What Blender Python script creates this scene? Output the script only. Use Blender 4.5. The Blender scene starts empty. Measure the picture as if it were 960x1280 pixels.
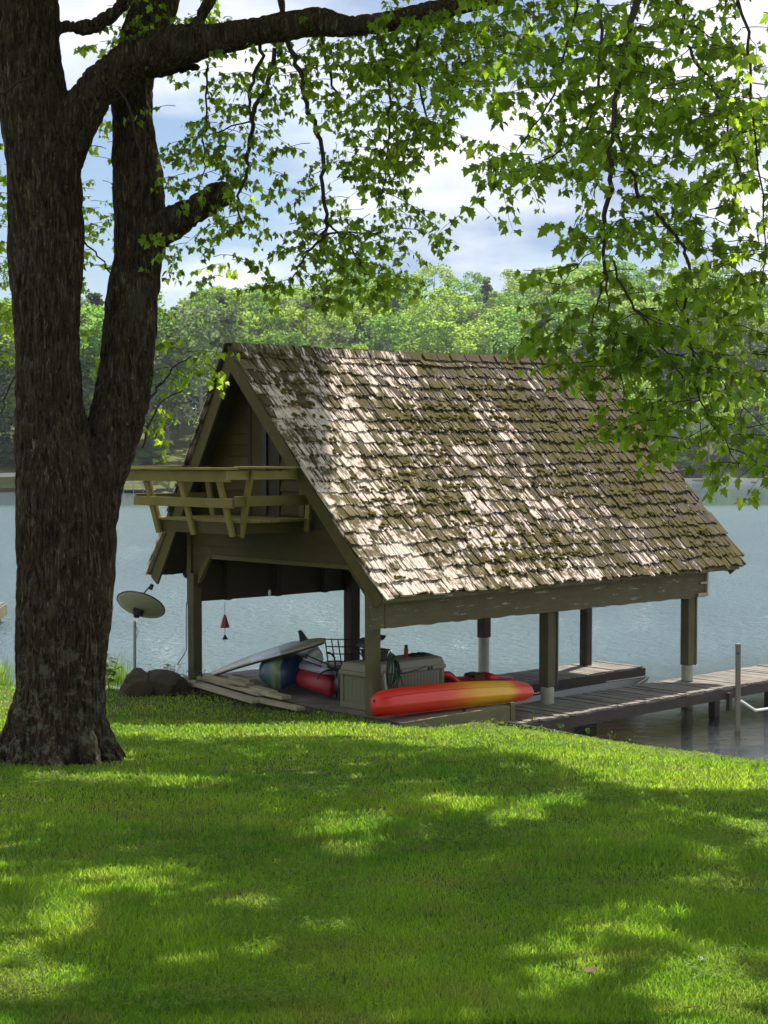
import bpy, math, random
import numpy as np
from mathutils import Vector, Matrix, Quaternion, noise
R = math.radians
rnd = random.Random(7)
scn = bpy.context.scene
col = scn.collection

# ------------------------------------------------------------------ camera, sky, sun, exposure
CAMZ = 4.5
FPX, HOR = 1922.0, 575.0
PIT = math.atan((640 - HOR) / FPX)
cd = bpy.data.cameras.new('camera'); cam = bpy.data.objects.new('camera', cd); col.objects.link(cam)
cam.location = (0, 0, CAMZ); cam.rotation_euler = (math.pi / 2 - PIT, 0, 0)
cd.sensor_fit = 'VERTICAL'; cd.sensor_height = 32.0; cd.lens = 32.0 * FPX / 1280
cd.clip_start = 0.1; cd.clip_end = 6000
scn.camera = cam
SUN_AZ, SUN_EL = R(32), R(62)          # azimuth from +Y towards +X
SD = Vector((math.sin(SUN_AZ) * math.cos(SUN_EL), math.cos(SUN_AZ) * math.cos(SUN_EL), math.sin(SUN_EL)))
ld = bpy.data.lights.new('sun', 'SUN'); sun = bpy.data.objects.new('sun', ld); col.objects.link(sun)
ld.energy = 5.0; ld.angle = R(0.53); ld.color = (1.0, 0.94, 0.84)
sun.rotation_euler = (-SD).to_track_quat('-Z', 'Y').to_euler(); sun.location = (0, 0, 60)
scn.view_settings.view_transform = 'Standard'; scn.view_settings.look = 'None'
scn.view_settings.exposure = 0.86; scn.view_settings.gamma = 1.0
cy = scn.cycles
cy.max_bounces = 8; cy.diffuse_bounces = 3; cy.glossy_bounces = 3; cy.transparent_max_bounces = 12; cy.transmission_bounces = 4
cy.use_adaptive_sampling = True; cy.adaptive_threshold = 0.02
cy.sample_clamp_indirect = 6

def make_world():
    w = bpy.data.worlds.new('World'); scn.world = w; w.use_nodes = True
    nt = w.node_tree; nt.nodes.clear(); N = nt.nodes.new; L = nt.links.new
    out = N('ShaderNodeOutputWorld'); bg = N('ShaderNodeBackground'); bg.inputs[1].default_value = 0.068
    sky = N('ShaderNodeTexSky'); sky.sky_type = 'NISHITA'; sky.sun_disc = False
    sky.sun_elevation = SUN_EL; sky.sun_rotation = SUN_AZ; sky.ozone_density = 2.0; sky.dust_density = 0.6
    tc = N('ShaderNodeTexCoord'); sp = N('ShaderNodeSeparateXYZ'); L(tc.outputs['Generated'], sp.inputs[0])
    zz = N('ShaderNodeMath'); zz.operation = 'MAXIMUM'; zz.inputs[1].default_value = 0.0; L(sp.outputs[2], zz.inputs[0])
    za = N('ShaderNodeMath'); za.operation = 'ADD'; za.inputs[1].default_value = 0.24; L(zz.outputs[0], za.inputs[0])
    dx = N('ShaderNodeMath'); dx.operation = 'DIVIDE'; L(sp.outputs[0], dx.inputs[0]); L(za.outputs[0], dx.inputs[1])
    dy = N('ShaderNodeMath'); dy.operation = 'DIVIDE'; L(sp.outputs[1], dy.inputs[0]); L(za.outputs[0], dy.inputs[1])
    cb = N('ShaderNodeCombineXYZ'); L(dx.outputs[0], cb.inputs[0]); L(dy.outputs[0], cb.inputs[1]); cb.inputs[2].default_value = 9.2
    n1 = N('ShaderNodeTexNoise'); n1.inputs['Scale'].default_value = 0.85; n1.inputs['Detail'].default_value = 9; n1.inputs['Roughness'].default_value = 0.52
    L(cb.outputs[0], n1.inputs['Vector'])
    r1 = N('ShaderNodeValToRGB'); r1.color_ramp.elements[0].position = 0.39; r1.color_ramp.elements[1].position = 0.47
    L(n1.outputs[0], r1.inputs[0])
    n2 = N('ShaderNodeTexNoise'); n2.inputs['Scale'].default_value = 1.7; n2.inputs['Detail'].default_value = 6
    mp = N('ShaderNodeMapping'); mp.inputs['Location'].default_value = (4.1, 1.3, 0.7); L(cb.outputs[0], mp.inputs[0]); L(mp.outputs[0], n2.inputs['Vector'])
    r2 = N('ShaderNodeValToRGB'); r2.color_ramp.elements[0].position = 0.40; r2.color_ramp.elements[1].position = 0.54
    r2.color_ramp.elements[0].color = (3.2, 4.2, 6.2, 1); r2.color_ramp.elements[1].color = (9.8, 10.0, 10.2, 1)
    L(n2.outputs[0], r2.inputs[0])
    mx = N('ShaderNodeMixRGB'); L(r1.outputs[0], mx.inputs[0]); L(sky.outputs[0], mx.inputs[1]); L(r2.outputs[0], mx.inputs[2])
    L(mx.outputs[0], bg.inputs[0]); L(bg.outputs[0], out.inputs[0])
make_world()

# ------------------------------------------------------------------ projection helpers (place things at real distances)
_c, _s = math.cos(PIT), math.sin(PIT)
def ray(px, py):
    x = (px - 480) / FPX; u = (640 - py) / FPX
    return Vector((x, _c + u * _s, -_s + u * _c))
def P(px, py, Y):
    r = ray(px, py); return Vector((0, 0, CAMZ)) + r * (Y / r.y)
def Gz(px, py, z):
    r = ray(px, py); return Vector((0, 0, CAMZ)) + r * ((z - CAMZ) / r.z)
def project(p):
    X, Y, Z = p[0], p[1], p[2] - CAMZ
    d = Y * _c - Z * _s; u = Y * _s + Z * _c
    return 480 + FPX * X / d, 640 - FPX * u / d

# ------------------------------------------------------------------ mesh helpers
class MB:
    def __init__(s): s.v = []; s.f = []; s.m = []
    def add(s, vs, fs, mi=0):
        o = len(s.v); s.v += [tuple(v) for v in vs]; s.f += [tuple(i + o for i in f) for f in fs]; s.m += [mi] * len(fs)
    def box(s, x0, x1, y0, y1, z0, z1, mi=0, M=None, j=0.0):
        vs = [Vector((x, y, z)) for z in (z0, z1) for x, y in ((x0, y0), (x1, y0), (x1, y1), (x0, y1))]
        if j: vs = [v + Vector((rnd.uniform(-j, j), rnd.uniform(-j, j), rnd.uniform(-j, j))) for v in vs]
        if M: vs = [M @ v for v in vs]
        s.add(vs, [(3, 2, 1, 0), (4, 5, 6, 7), (0, 1, 5, 4), (1, 2, 6, 5), (2, 3, 7, 6), (3, 0, 4, 7)], mi)
    def bar(s, p, q, w, h, up=(0, 0, 1), mi=0):
        p, q = Vector(p), Vector(q); d = (q - p); L = d.length; d.normalize()
        a = d.cross(Vector(up)); a.normalize(); b = a.cross(d)
        M = Matrix((d, a, b)).transposed().to_4x4(); M.translation = p
        s.box(0, L, -w / 2, w / 2, -h / 2, h / 2, mi, M)
    def tube(s, pts, rad, n=8, cap=True, mi=0):
        pts = [Vector(p) for p in pts]
        if not hasattr(rad, '__len__'): rad = [rad] * len(pts)
        o = len(s.v); prev = None
        for i, p in enumerate(pts):
            t = (pts[min(i + 1, len(pts) - 1)] - pts[max(i - 1, 0)])
            if t.length < 1e-9: t = Vector((0, 0, 1))
            t.normalize()
            if prev is None:
                a = t.orthogonal().normalized()
            else:
                a = prev - t * prev.dot(t)
                a = a.normalized() if a.length > 1e-6 else t.orthogonal().normalized()
            prev = a; b = t.cross(a)
            for k in range(n):
                an = 2 * math.pi * k / n
                s.v.append(tuple(p + (a * math.cos(an) + b * math.sin(an)) * rad[i]))
        for i in range(len(pts) - 1):
            for k in range(n):
                k2 = (k + 1) % n
                s.f.append((o + i * n + k, o + i * n + k2, o + (i + 1) * n + k2, o + (i + 1) * n + k)); s.m.append(mi)
        if cap:
            s.f.append(tuple(o + k for k in reversed(range(n)))); s.m.append(mi)
            s.f.append(tuple(o + (len(pts) - 1) * n + k for k in range(n))); s.m.append(mi)
    def loft(s, rings, cap=True, mi=0):
        n = len(rings[0]); o = len(s.v)
        for r in rings: s.v += [tuple(v) for v in r]
        for i in range(len(rings) - 1):
            for k in range(n):
                k2 = (k + 1) % n
                s.f.append((o + i * n + k, o + i * n + k2, o + (i + 1) * n + k2, o + (i + 1) * n + k)); s.m.append(mi)
        if cap:
            s.f.append(tuple(o + k for k in reversed(range(n)))); s.m.append(mi)
            s.f.append(tuple(o + (len(rings) - 1) * n + k for k in range(n))); s.m.append(mi)
    def prism(s, poly, axis, a, b, mi=0):
        # poly: list of 2D points, extruded along axis ('x','y','z') from a to b
        def mk(t, p): return {'x': (t, p[0], p[1]), 'y': (p[0], t, p[1]), 'z': (p[0], p[1], t)}[axis]
        n = len(poly); o = len(s.v)
        s.v += [mk(a, p) for p in poly] + [mk(b, p) for p in poly]
        s.f.append(tuple(o + k for k in reversed(range(n)))); s.f.append(tuple(o + n + k for k in range(n))); s.m += [mi, mi]
        for k in range(n):
            s.f.append((o + k, o + (k + 1) % n, o + n + (k + 1) % n, o + n + k)); s.m.append(mi)
    def mesh(s, name, mats, smooth=False):
        me = bpy.data.meshes.new(name); me.from_pydata(s.v, [], s.f)
        for m in (mats if isinstance(mats, (list, tuple)) else [mats]): me.materials.append(m)
        if len(me.materials) > 1: me.polygons.foreach_set('material_index', s.m)
        if smooth: me.polygons.foreach_set('use_smooth', [True] * len(me.polygons))
        me.update(); return me
    def build(s, name, mats, parent=None, smooth=False, bevel=0):
        o = bpy.data.objects.new(name, s.mesh(name, mats, smooth)); col.objects.link(o)
        if parent: o.parent = parent
        if bevel:
            b = o.modifiers.new('bevel', 'BEVEL'); b.width = bevel; b.segments = 2; b.limit_method = 'ANGLE'
        return o
def tag(o, label=None, cat=None, group=None, kind=None):
    if label: o['label'] = label
    if cat: o['category'] = cat
    if group: o['group'] = group
    if kind: o['kind'] = kind
    return o
def thing(name, label, cat, loc=(0, 0, 0), rz=0.0, group=None):
    o = bpy.data.objects.new(name, None); col.objects.link(o); o.empty_display_size = 0.2
    o.location = loc; o.rotation_euler = (0, 0, rz)
    return tag(o, label, cat, group)
def link(name, me, parent=None, M=None):
    o = bpy.data.objects.new(name, me); col.objects.link(o)
    if parent: o.parent = parent
    if M is not None: o.matrix_local = M
    return o
def np_mesh(name, V, F4=None, F3=None, mats=(), smooth=False):
    me = bpy.data.meshes.new(name)
    V = np.asarray(V, dtype=np.float32); me.vertices.add(len(V)); me.vertices.foreach_set('co', V.ravel())
    parts = []; tot = []
    if F4 is not None and len(F4): parts.append(np.asarray(F4, dtype=np.int32).ravel()); tot += [4] * len(F4)
    if F3 is not None and len(F3): parts.append(np.asarray(F3, dtype=np.int32).ravel()); tot += [3] * len(F3)
    loops = np.concatenate(parts); tot = np.array(tot, dtype=np.int32); st = np.concatenate([[0], np.cumsum(tot)[:-1]]).astype(np.int32)
    me.loops.add(len(loops)); me.loops.foreach_set('vertex_index', loops)
    me.polygons.add(len(tot)); me.polygons.foreach_set('loop_start', st); me.polygons.foreach_set('loop_total', tot)
    if smooth: me.polygons.foreach_set('use_smooth', np.ones(len(tot), dtype=bool))
    for m in mats: me.materials.append(m)
    me.update(calc_edges=True); return me

# ------------------------------------------------------------------ materials
class NT:
    def __init__(s, name):
        s.m = bpy.data.materials.new(name); s.m.use_nodes = True; s.t = s.m.node_tree; s.t.nodes.clear()
        s.out = s.n('ShaderNodeOutputMaterial')
    def n(s, typ, **kw):
        nd = s.t.nodes.new(typ)
        for k, v in kw.items(): setattr(nd, k, v)
        return nd
    def l(s, a, b): s.t.links.new(a, b)
    def coord(s, scale=(1, 1, 1), loc=(0, 0, 0), rot=(0, 0, 0), src='Object', obj=None):
        if src == 'World':
            g = s.n('ShaderNodeNewGeometry'); o = g.outputs['Position']
        else:
            t = s.n('ShaderNodeTexCoord'); o = t.outputs[src]
            if obj: t.object = obj
        mp = s.n('ShaderNodeMapping'); mp.inputs['Scale'].default_value = scale; mp.inputs['Location'].default_value = loc; mp.inputs['Rotation'].default_value = rot
        s.l(o, mp.inputs[0]); return mp.outputs[0]
    def noise(s, vec, scale=5, detail=5, rough=0.55, dist=0.0):
        nd = s.n('ShaderNodeTexNoise'); nd.inputs['Scale'].default_value = scale; nd.inputs['Detail'].default_value = detail
        nd.inputs['Roughness'].default_value = rough; nd.inputs['Distortion'].default_value = dist
        s.l(vec, nd.inputs['Vector']); return nd.outputs[0]
    def ramp(s, fac, stops):
        r = s.n('ShaderNodeValToRGB'); e = r.color_ramp.elements
        e[0].position = stops[0][0]; e[0].color = rgba(stops[0][1]); e[1].position = stops[-1][0]; e[1].color = rgba(stops[-1][1])
        for p, c in stops[1:-1]:
            x = e.new(p); x.color = rgba(c)
        s.l(fac, r.inputs[0]); return r.outputs[0]
    def mix(s, fac, a, b, mode='MIX'):
        m = s.n('ShaderNodeMixRGB'); m.blend_type = mode
        for i, x in ((0, fac), (1, a), (2, b)):
            if isinstance(x, (int, float)): m.inputs[i].default_value = x
            elif isinstance(x, (tuple, list)): m.inputs[i].default_value = rgba(x)
            else: s.l(x, m.inputs[i])
        return m.outputs[0]
    def math(s, op, a, b=0.0):
        m = s.n('ShaderNodeMath'); m.operation = op
        for i, x in ((0, a), (1, b)):
            if isinstance(x, (int, float)): m.inputs[i].default_value = x
            else: s.l(x, m.inputs[i])
        return m.outputs[0]
    def bump(s, h, strength=0.5, dist=0.01, nrm=None):
        b = s.n('ShaderNodeBump'); b.inputs['Strength'].default_value = strength; b.inputs['Distance'].default_value = dist
        s.l(h, b.inputs['Height'])
        if nrm: s.l(nrm, b.inputs['Normal'])
        return b.outputs[0]
    def bsdf(s, colr, rough=0.8, metal=0.0, nrm=None, spec=0.4, coat=0.0):
        b = s.n('ShaderNodeBsdfPrincipled')
        for k, x in (('Base Color', colr), ('Roughness', rough), ('Metallic', metal)):
            if isinstance(x, (int, float)): b.inputs[k].default_value = x
            elif isinstance(x, (tuple, list)): b.inputs[k].default_value = rgba(x)
            else: s.l(x, b.inputs[k])
        b.inputs['Specular IOR Level'].default_value = spec
        b.inputs['Coat Weight'].default_value = coat
        if nrm: s.l(nrm, b.inputs['Normal'])
        return b.outputs[0]
    def done(s, sh): s.l(sh, s.out.inputs[0]); return s.m
def rgba(c):
    if isinstance(c, (int, float)): return (c, c, c, 1)
    return tuple(c) + (1,) if len(c) == 3 else tuple(c)

def m_wood(name, c0, c1, grain=(3, 60, 60), rough=0.85, src='Object', vary=0.35, peel=None, spec=0.2):
    t = NT(name); v = t.coord(grain, src=src); n = t.noise(v, 1, 6, 0.6)
    oi = t.n('ShaderNodeObjectInfo')
    c = t.mix(n, c0, c1)
    v2 = t.coord((1.2, 1.2, 1.2), src='World'); n2 = t.noise(v2, 2.5, 4)
    c = t.mix(t.ramp(n2, [(0.35, 0.0), (0.7, vary)]), c, tuple(x * 0.45 for x in c0))
    hs = t.n('ShaderNodeHueSaturation'); t.l(c, hs.inputs['Color'])
    t.l(t.math('ADD', t.math('MULTIPLY', oi.outputs['Random'], 0.35), 0.83), hs.inputs['Value'])
    c = hs.outputs[0]
    if peel:
        v3 = t.coord((1.5, 9, 9), src=src); n3 = t.noise(v3, 2, 8, 0.7)
        c = t.mix(t.ramp(n3, [(0.6, 0.0), (0.64, 1.0)]), c, peel)
    return t.done(t.bsdf(c, rough, nrm=t.bump(n, 0.6, 0.006), spec=spec))

M = {}
M['paint'] = m_wood('olive_painted_wood', (0.046, 0.035, 0.009), (0.074, 0.058, 0.018), (2, 40, 40), 0.7)
M['trim'] = m_wood('olive_trim_wood', (0.078, 0.062, 0.018), (0.115, 0.092, 0.030), (8, 8, 2), 0.7, peel=(0.12, 0.11, 0.08))
M['beam'] = m_wood('weathered_beam_wood', (0.11, 0.098, 0.052), (0.17, 0.15, 0.09), (1.2, 30, 30), 0.8, peel=(0.35, 0.33, 0.27))
M['newwood'] = m_wood('treated_pine', (0.185, 0.145, 0.04), (0.255, 0.21, 0.07), (3, 40, 40), 0.75)
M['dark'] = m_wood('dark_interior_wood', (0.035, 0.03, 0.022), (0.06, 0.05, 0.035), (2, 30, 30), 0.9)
M['deck'] = m_wood('weathered_decking', (0.15, 0.135, 0.115), (0.27, 0.245, 0.215), (40, 2.5, 10), 0.85, vary=0.5)
M['dockside'] = m_wood('dark_dock_timber', (0.05, 0.042, 0.038), (0.085, 0.072, 0.062), (2, 30, 30), 0.9)
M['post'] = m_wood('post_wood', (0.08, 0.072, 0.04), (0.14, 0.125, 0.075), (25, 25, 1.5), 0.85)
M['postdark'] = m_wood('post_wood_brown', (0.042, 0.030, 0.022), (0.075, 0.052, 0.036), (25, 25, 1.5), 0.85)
M['lumber'] = m_wood('stacked_lumber', (0.30, 0.27, 0.17), (0.42, 0.38, 0.26), (2, 30, 30), 0.8)

def m_flat(name, c, rough=0.5, metal=0.0, var=0.15, scale=6, bump=0.1, spec=0.4, coat=0.0):
    t = NT(name); v = t.coord((1, 1, 1)); n = t.noise(v, scale, 5)
    cc = t.mix(n, tuple(x * (1 - var) for x in c), tuple(min(1, x * (1 + var)) for x in c))
    return t.done(t.bsdf(cc, rough, metal, t.bump(n, bump, 0.004), spec, coat))
M['concrete'] = m_flat('pale_concrete', (0.34, 0.32, 0.26), 0.9, var=0.3, scale=9, bump=0.4)
M['chest'] = m_flat('olive_resin', (0.155, 0.143, 0.092), 0.55, var=0.06, scale=3)
M['chestlid'] = m_flat('olive_resin_lid', (0.18, 0.167, 0.112), 0.55, var=0.06, scale=3)
M['black'] = m_flat('black_plastic', (0.02, 0.02, 0.022), 0.5)
M['iron'] = m_flat('black_iron', (0.02, 0.018, 0.018), 0.5, 0.3)
M['metal'] = m_flat('galvanised_metal', (0.35, 0.36, 0.37), 0.45, 0.8)
M['white'] = m_flat('white_plastic', (0.7, 0.7, 0.7), 0.4)
M['red'] = m_flat('red_plastic', (0.42, 0.015, 0.02), 0.35, var=0.1)
M['darkred'] = m_flat('dark_red_plastic', (0.25, 0.012, 0.02), 0.4, var=0.1)
M['green_hose'] = m_flat('green_hose', (0.008, 0.035, 0.024), 0.4)
M['dish'] = m_flat('grey_dish_paint', (0.27, 0.26, 0.20), 0.6, var=0.12, scale=4)
M['grey'] = m_flat('grey_aluminium', (0.33, 0.34, 0.33), 0.5, 0.3)

def m_rock(name, c0, c1):
    t = NT(name); v = t.coord((1, 1, 1)); n = t.noise(v, 3, 9, 0.65); n2 = t.noise(v, 14, 6, 0.6)
    c = t.ramp(n, [(0.35, c0), (0.65, c1)]); c = t.mix(t.ramp(n2, [(0.45, 0.0), (0.7, 0.5)]), c, (0.06, 0.07, 0.03))
    return t.done(t.bsdf(c, 0.9, nrm=t.bump(n2, 0.8, 0.03), spec=0.2))
M['rock'] = m_rock('brown_rock', (0.028, 0.019, 0.011), (0.075, 0.055, 0.035))
M['farrock'] = m_rock('grey_outcrop', (0.22, 0.20, 0.19), (0.40, 0.38, 0.36))

def m_leaf(name, c, tr, var=0.25, k=0.5, island=True):
    t = NT(name)
    if island:
        g = t.n('ShaderNodeNewGeometry'); rr = g.outputs['Random Per Island']
    else:
        g = t.n('ShaderNodeObjectInfo'); rr = g.outputs['Random']
    hs = t.n('ShaderNodeHueSaturation'); hs.inputs['Color'].default_value = rgba(c)
    t.l(t.math('ADD', t.math('MULTIPLY', rr, 2 * var), 1 - var), hs.inputs['Value'])
    t.l(t.math('ADD', t.math('MULTIPLY', rr, 0.05), 0.475), hs.inputs['Hue'])
    ht = t.n('ShaderNodeHueSaturation'); ht.inputs['Color'].default_value = rgba(tr)
    t.l(t.math('ADD', t.math('MULTIPLY', rr, 2 * var), 1 - var), ht.inputs['Value'])
    b = t.bsdf(hs.outputs[0], 0.55, spec=0.18)
    tl = t.n('ShaderNodeBsdfTranslucent'); t.l(ht.outputs[0], tl.inputs[0])
    ms = t.n('ShaderNodeMixShader'); ms.inputs[0].default_value = k
    t.l(b, ms.inputs[1]); t.l(tl.outputs[0], ms.inputs[2]); return t.done(ms.outputs[0])
M['leaf'] = m_leaf('maple_leaf', (0.045, 0.088, 0.012), (0.38, 0.56, 0.035), 0.5, 0.58)
M['leaf1'] = m_leaf('maple_leaf_single', (0.045, 0.088, 0.012), (0.38, 0.56, 0.035), 0.5, 0.58, False)
M['clover'] = m_leaf('clover_leaf', (0.11, 0.18, 0.016), (0.26, 0.40, 0.03), 0.3, 0.35)
M['weed'] = m_leaf('weed_leaf', (0.07, 0.12, 0.02), (0.28, 0.45, 0.05), 0.3, 0.45)

def m_farleaf(name, c, tr):
    t = NT(name); oi = t.n('ShaderNodeObjectInfo'); g = t.n('ShaderNodeNewGeometry')
    hs = t.n('ShaderNodeHueSaturation'); hs.inputs['Color'].default_value = rgba(c)
    r = t.math('ADD', t.math('MULTIPLY', oi.outputs['Random'], 0.5), t.math('MULTIPLY', g.outputs['Random Per Island'], 0.5))
    t.l(t.math('ADD', r, 0.5), hs.inputs['Value']); t.l(t.math('ADD', t.math('MULTIPLY', oi.outputs['Random'], 0.07), 0.465), hs.inputs['Hue'])
    b = t.n('ShaderNodeBsdfDiffuse'); t.l(hs.outputs[0], b.inputs[0])
    tl = t.n('ShaderNodeBsdfTranslucent'); 
    h2 = t.n('ShaderNodeHueSaturation'); h2.inputs['Color'].default_value = rgba(tr); t.l(t.math('ADD', r, 0.5), h2.inputs['Value']); t.l(h2.outputs[0], tl.inputs[0])
    ms = t.n('ShaderNodeMixShader'); ms.inputs[0].default_value = 0.55; t.l(b.outputs[0], ms.inputs[1]); t.l(tl.outputs[0], ms.inputs[2])
    return t.done(ms.outputs[0])
M['far_a'] = m_farleaf('far_leaf_mid', (0.085, 0.15, 0.035), (0.24, 0.42, 0.065))
M['far_b'] = m_farleaf('far_leaf_bright', (0.14, 0.21, 0.04), (0.38, 0.54, 0.08))
M['far_c'] = m_farleaf('far_needle_dark', (0.05, 0.08, 0.045), (0.09, 0.15, 0.07))
M['far_d'] = m_farleaf('far_leaf_grey', (0.12, 0.15, 0.08), (0.16, 0.22, 0.08))

def m_bark():
    t = NT('maple_bark'); v = t.coord((34, 34, 5.6)); n = t.noise(v, 1, 9, 0.62, 1.1)
    v2 = t.coord((1, 1, 0.6)); n2 = t.noise(v2, 3.2, 8, 0.6); v3 = t.coord((90, 90, 16)); n3 = t.noise(v3, 1, 5, 0.6)
    c = t.ramp(n, [(0.38, (0.009, 0.006, 0.004)), (0.5, (0.040, 0.027, 0.016)), (0.60, (0.075, 0.054, 0.034)), (0.70, (0.24, 0.19, 0.14))])
    c = t.mix(t.ramp(n3, [(0.5, 0.0), (0.75, 0.4)]), c, (0.10, 0.08, 0.06))
    c = t.mix(t.ramp(n2, [(0.58, 0.0), (0.70, 0.35)]), c, (0.09, 0.09, 0.06))
    sp = t.n('ShaderNodeSeparateXYZ'); t.l(t.coord((1, 1, 1)), sp.inputs[0]); li = t.noise(t.coord((1, 1, 1)), 9, 7, 0.7)
    lm_ = t.math('MULTIPLY', t.ramp(t.math('DIVIDE', sp.outputs[2], 2.0), [(0.0, 1.0), (0.9, 0.15)]), t.ramp(li, [(0.52, 0.0), (0.60, 0.8)]))
    c = t.mix(lm_, c, (0.17, 0.17, 0.12))
    h = t.math('ADD', n, t.math('MULTIPLY', n3, 0.35))
    return t.done(t.bsdf(c, 0.95, nrm=t.bump(h, 1.0, 0.035), spec=0.15))
M['bark'] = m_bark()
M['twig'] = m_flat('twig_bark', (0.03, 0.02, 0.018), 0.9)
M['fartrunk'] = m_flat('far_trunk_bark', (0.16, 0.14, 0.12), 0.9)

def m_shingle(frame):
    t = NT('weathered_cedar_shake'); oi = t.n('ShaderNodeObjectInfo'); g = t.n('ShaderNodeNewGeometry')
    st = t.coord((26, 2.2, 2.2), obj=frame); n = t.noise(st, 1, 9, 0.7, 0.5)                    # split grain along slope
    fn = t.coord((80, 5, 5), obj=frame); n1 = t.noise(fn, 1, 4, 0.6)
    cc = t.coord((1, 1, 1), obj=frame); big = t.noise(cc, 0.75, 4, 0.6, 0.3); mid = t.noise(cc, 3.6, 7, 0.7)
    spx = t.n('ShaderNodeSeparateXYZ'); t.l(t.coord((1, 1, 1), obj=frame), spx.inputs[0])
    # more bare bleached wood towards the lake-side left half, more brown weathering on the right
    gx = t.math('MULTIPLY', t.math('SUBTRACT', 3.2, spx.outputs[0]), 0.036)
    gx = t.math('SUBTRACT', gx, t.math('MULTIPLY', t.math('SUBTRACT', spx.outputs[2], 4.0), 0.028))
    rel = t.math('MULTIPLY', t.math('SUBTRACT', g.outputs['Random Per Island'], 0.5), 0.34)
    pt = t.coord((15, 4.5, 4.5), obj=frame); patch = t.noise(pt, 1, 8, 0.72, 0.8)
    pale = t.math('ADD', t.math('ADD', t.math('MULTIPLY', n, 0.45), t.math('MULTIPLY', patch, 0.85)), t.math('ADD', gx, t.math('ADD', rel, t.math('MULTIPLY', t.math('SUBTRACT', big, 0.5), 0.42))))
    pale = t.math('SUBTRACT', pale, 0.172)
    brown = t.mix(n1, (0.045, 0.034, 0.024), (0.135, 0.108, 0.08))
    bleached = t.mix(n1, (0.36, 0.27, 0.22), (0.86, 0.76, 0.69))
    brown = t.mix(t.ramp(g.outputs['Random Per Island'], [(0.80, 0.0), (0.84, 0.8)]), brown, (0.10, 0.09, 0.08))
    c = t.mix(t.ramp(pale, [(0.52, 0.0), (0.56, 1.0)]), brown, bleached)
    rust = t.math('MULTIPLY', t.ramp(mid, [(0.52, 0.0), (0.62, 0.6)]), t.ramp(pale, [(0.50, 0.0), (0.60, 1.0)]))
    c = t.mix(rust, c, (0.33, 0.17, 0.10))
    mo = t.math('ADD', mid, t.math('MULTIPLY', t.math('SUBTRACT', 0.52, big), 0.7))
    mo = t.math('SUBTRACT', mo, t.math('MULTIPLY', t.ramp(pale, [(0.55, 0.0), (0.62, 1.0)]), 0.06))
    c = t.mix(t.ramp(mo, [(0.455, 0.0), (0.53, 0.85)]), c, t.mix(n1, (0.040, 0.034, 0.008), (0.115, 0.095, 0.024)))
    c = t.mix(t.ramp(n, [(0.37, 1.0), (0.45, 0.0)]), c, (0.025, 0.024, 0.018))
    h = t.math('ADD', n, t.math('MULTIPLY', mid, 0.5))
    return t.done(t.bsdf(c, 0.9, nrm=t.bump(h, 1.0, 0.03), spec=0.15))
M['moss'] = m_flat('roof_moss', (0.085, 0.07, 0.018), 1.0, var=0.5, scale=12, bump=0.8, spec=0.05)

def m_grassblade():
    t = NT('grass_blade'); g = t.n('ShaderNodeNewGeometry'); w = t.coord((1, 1, 1), src='World'); n = t.noise(w, 0.55, 5, 0.6); n2 = t.noise(w, 2.3, 4)
    a = t.mix(t.ramp(n, [(0.38, 0.0), (0.62, 1.0)]), (0.046, 0.112, 0.012), (0.105, 0.175, 0.018))
    a = t.mix(t.math('MULTIPLY', t.ramp(n2, [(0.48, 0.0), (0.70, 1.0)]), 0.5), a, (0.125, 0.115, 0.035))
    hs = t.n('ShaderNodeHueSaturation'); t.l(a, hs.inputs['Color']); t.l(t.math('ADD', t.math('MULTIPLY', g.outputs['Random Per Island'], 0.6), 0.7), hs.inputs['Value'])
    b = t.bsdf(hs.outputs[0], 0.55, spec=0.25)
    tl = t.n('ShaderNodeBsdfTranslucent'); h2 = t.n('ShaderNodeHueSaturation'); t.l(hs.outputs[0], h2.inputs['Color']); h2.inputs['Value'].default_value = 4.2; h2.inputs['Hue'].default_value = 0.487; h2.inputs['Saturation'].default_value = 1.05
    t.l(h2.outputs[0], tl.inputs[0]); ms = t.n('ShaderNodeMixShader'); ms.inputs[0].default_value = 0.5
    t.l(b, ms.inputs[1]); t.l(tl.outputs[0], ms.inputs[2]); return t.done(ms.outputs[0])
M['grass'] = m_grassblade()
def m_lawn():
    t = NT('lawn_soil'); w = t.coord((1, 1, 1), src='World'); n = t.noise(w, 0.6, 5, 0.6); n2 = t.noise(w, 22, 6, 0.7)
    c = t.mix(t.ramp(n, [(0.35, 0.0), (0.65, 1.0)]), (0.05, 0.09, 0.018), (0.085, 0.11, 0.028)); c = t.mix(t.ramp(n2, [(0.4, 0.0), (0.7, 0.7)]), c, (0.08, 0.065, 0.035))
    sp = t.n('ShaderNodeSeparateXYZ'); t.l(w, sp.inputs[0])
    c = t.mix(t.ramp(sp.outputs[2], [(0.02, 1.0), (0.22, 0.0)]), c, t.mix(n2, (0.05, 0.035, 0.02), (0.13, 0.10, 0.065)))
    return t.done(t.bsdf(c, 1.0, nrm=t.bump(n2, 0.8, 0.03), spec=0.1))
M['lawn'] = m_lawn()
def m_farground():
    t = NT('far_ground'); w = t.coord((1, 1, 1), src='World'); n = t.noise(w, 0.05, 6)
    c = t.mix(n, (0.05, 0.07, 0.02), (0.12, 0.13, 0.05)); return t.done(t.bsdf(c, 1.0, spec=0.1))
M['farground'] = m_farground()
M['farwall'] = m_flat('pale_seawall_stone', (0.45, 0.43, 0.38), 0.9, var=0.2, scale=0.5)
M['bed'] = m_flat('lake_bed', (0.022, 0.03, 0.024), 1.0, var=0.3, scale=0.3)
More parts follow.
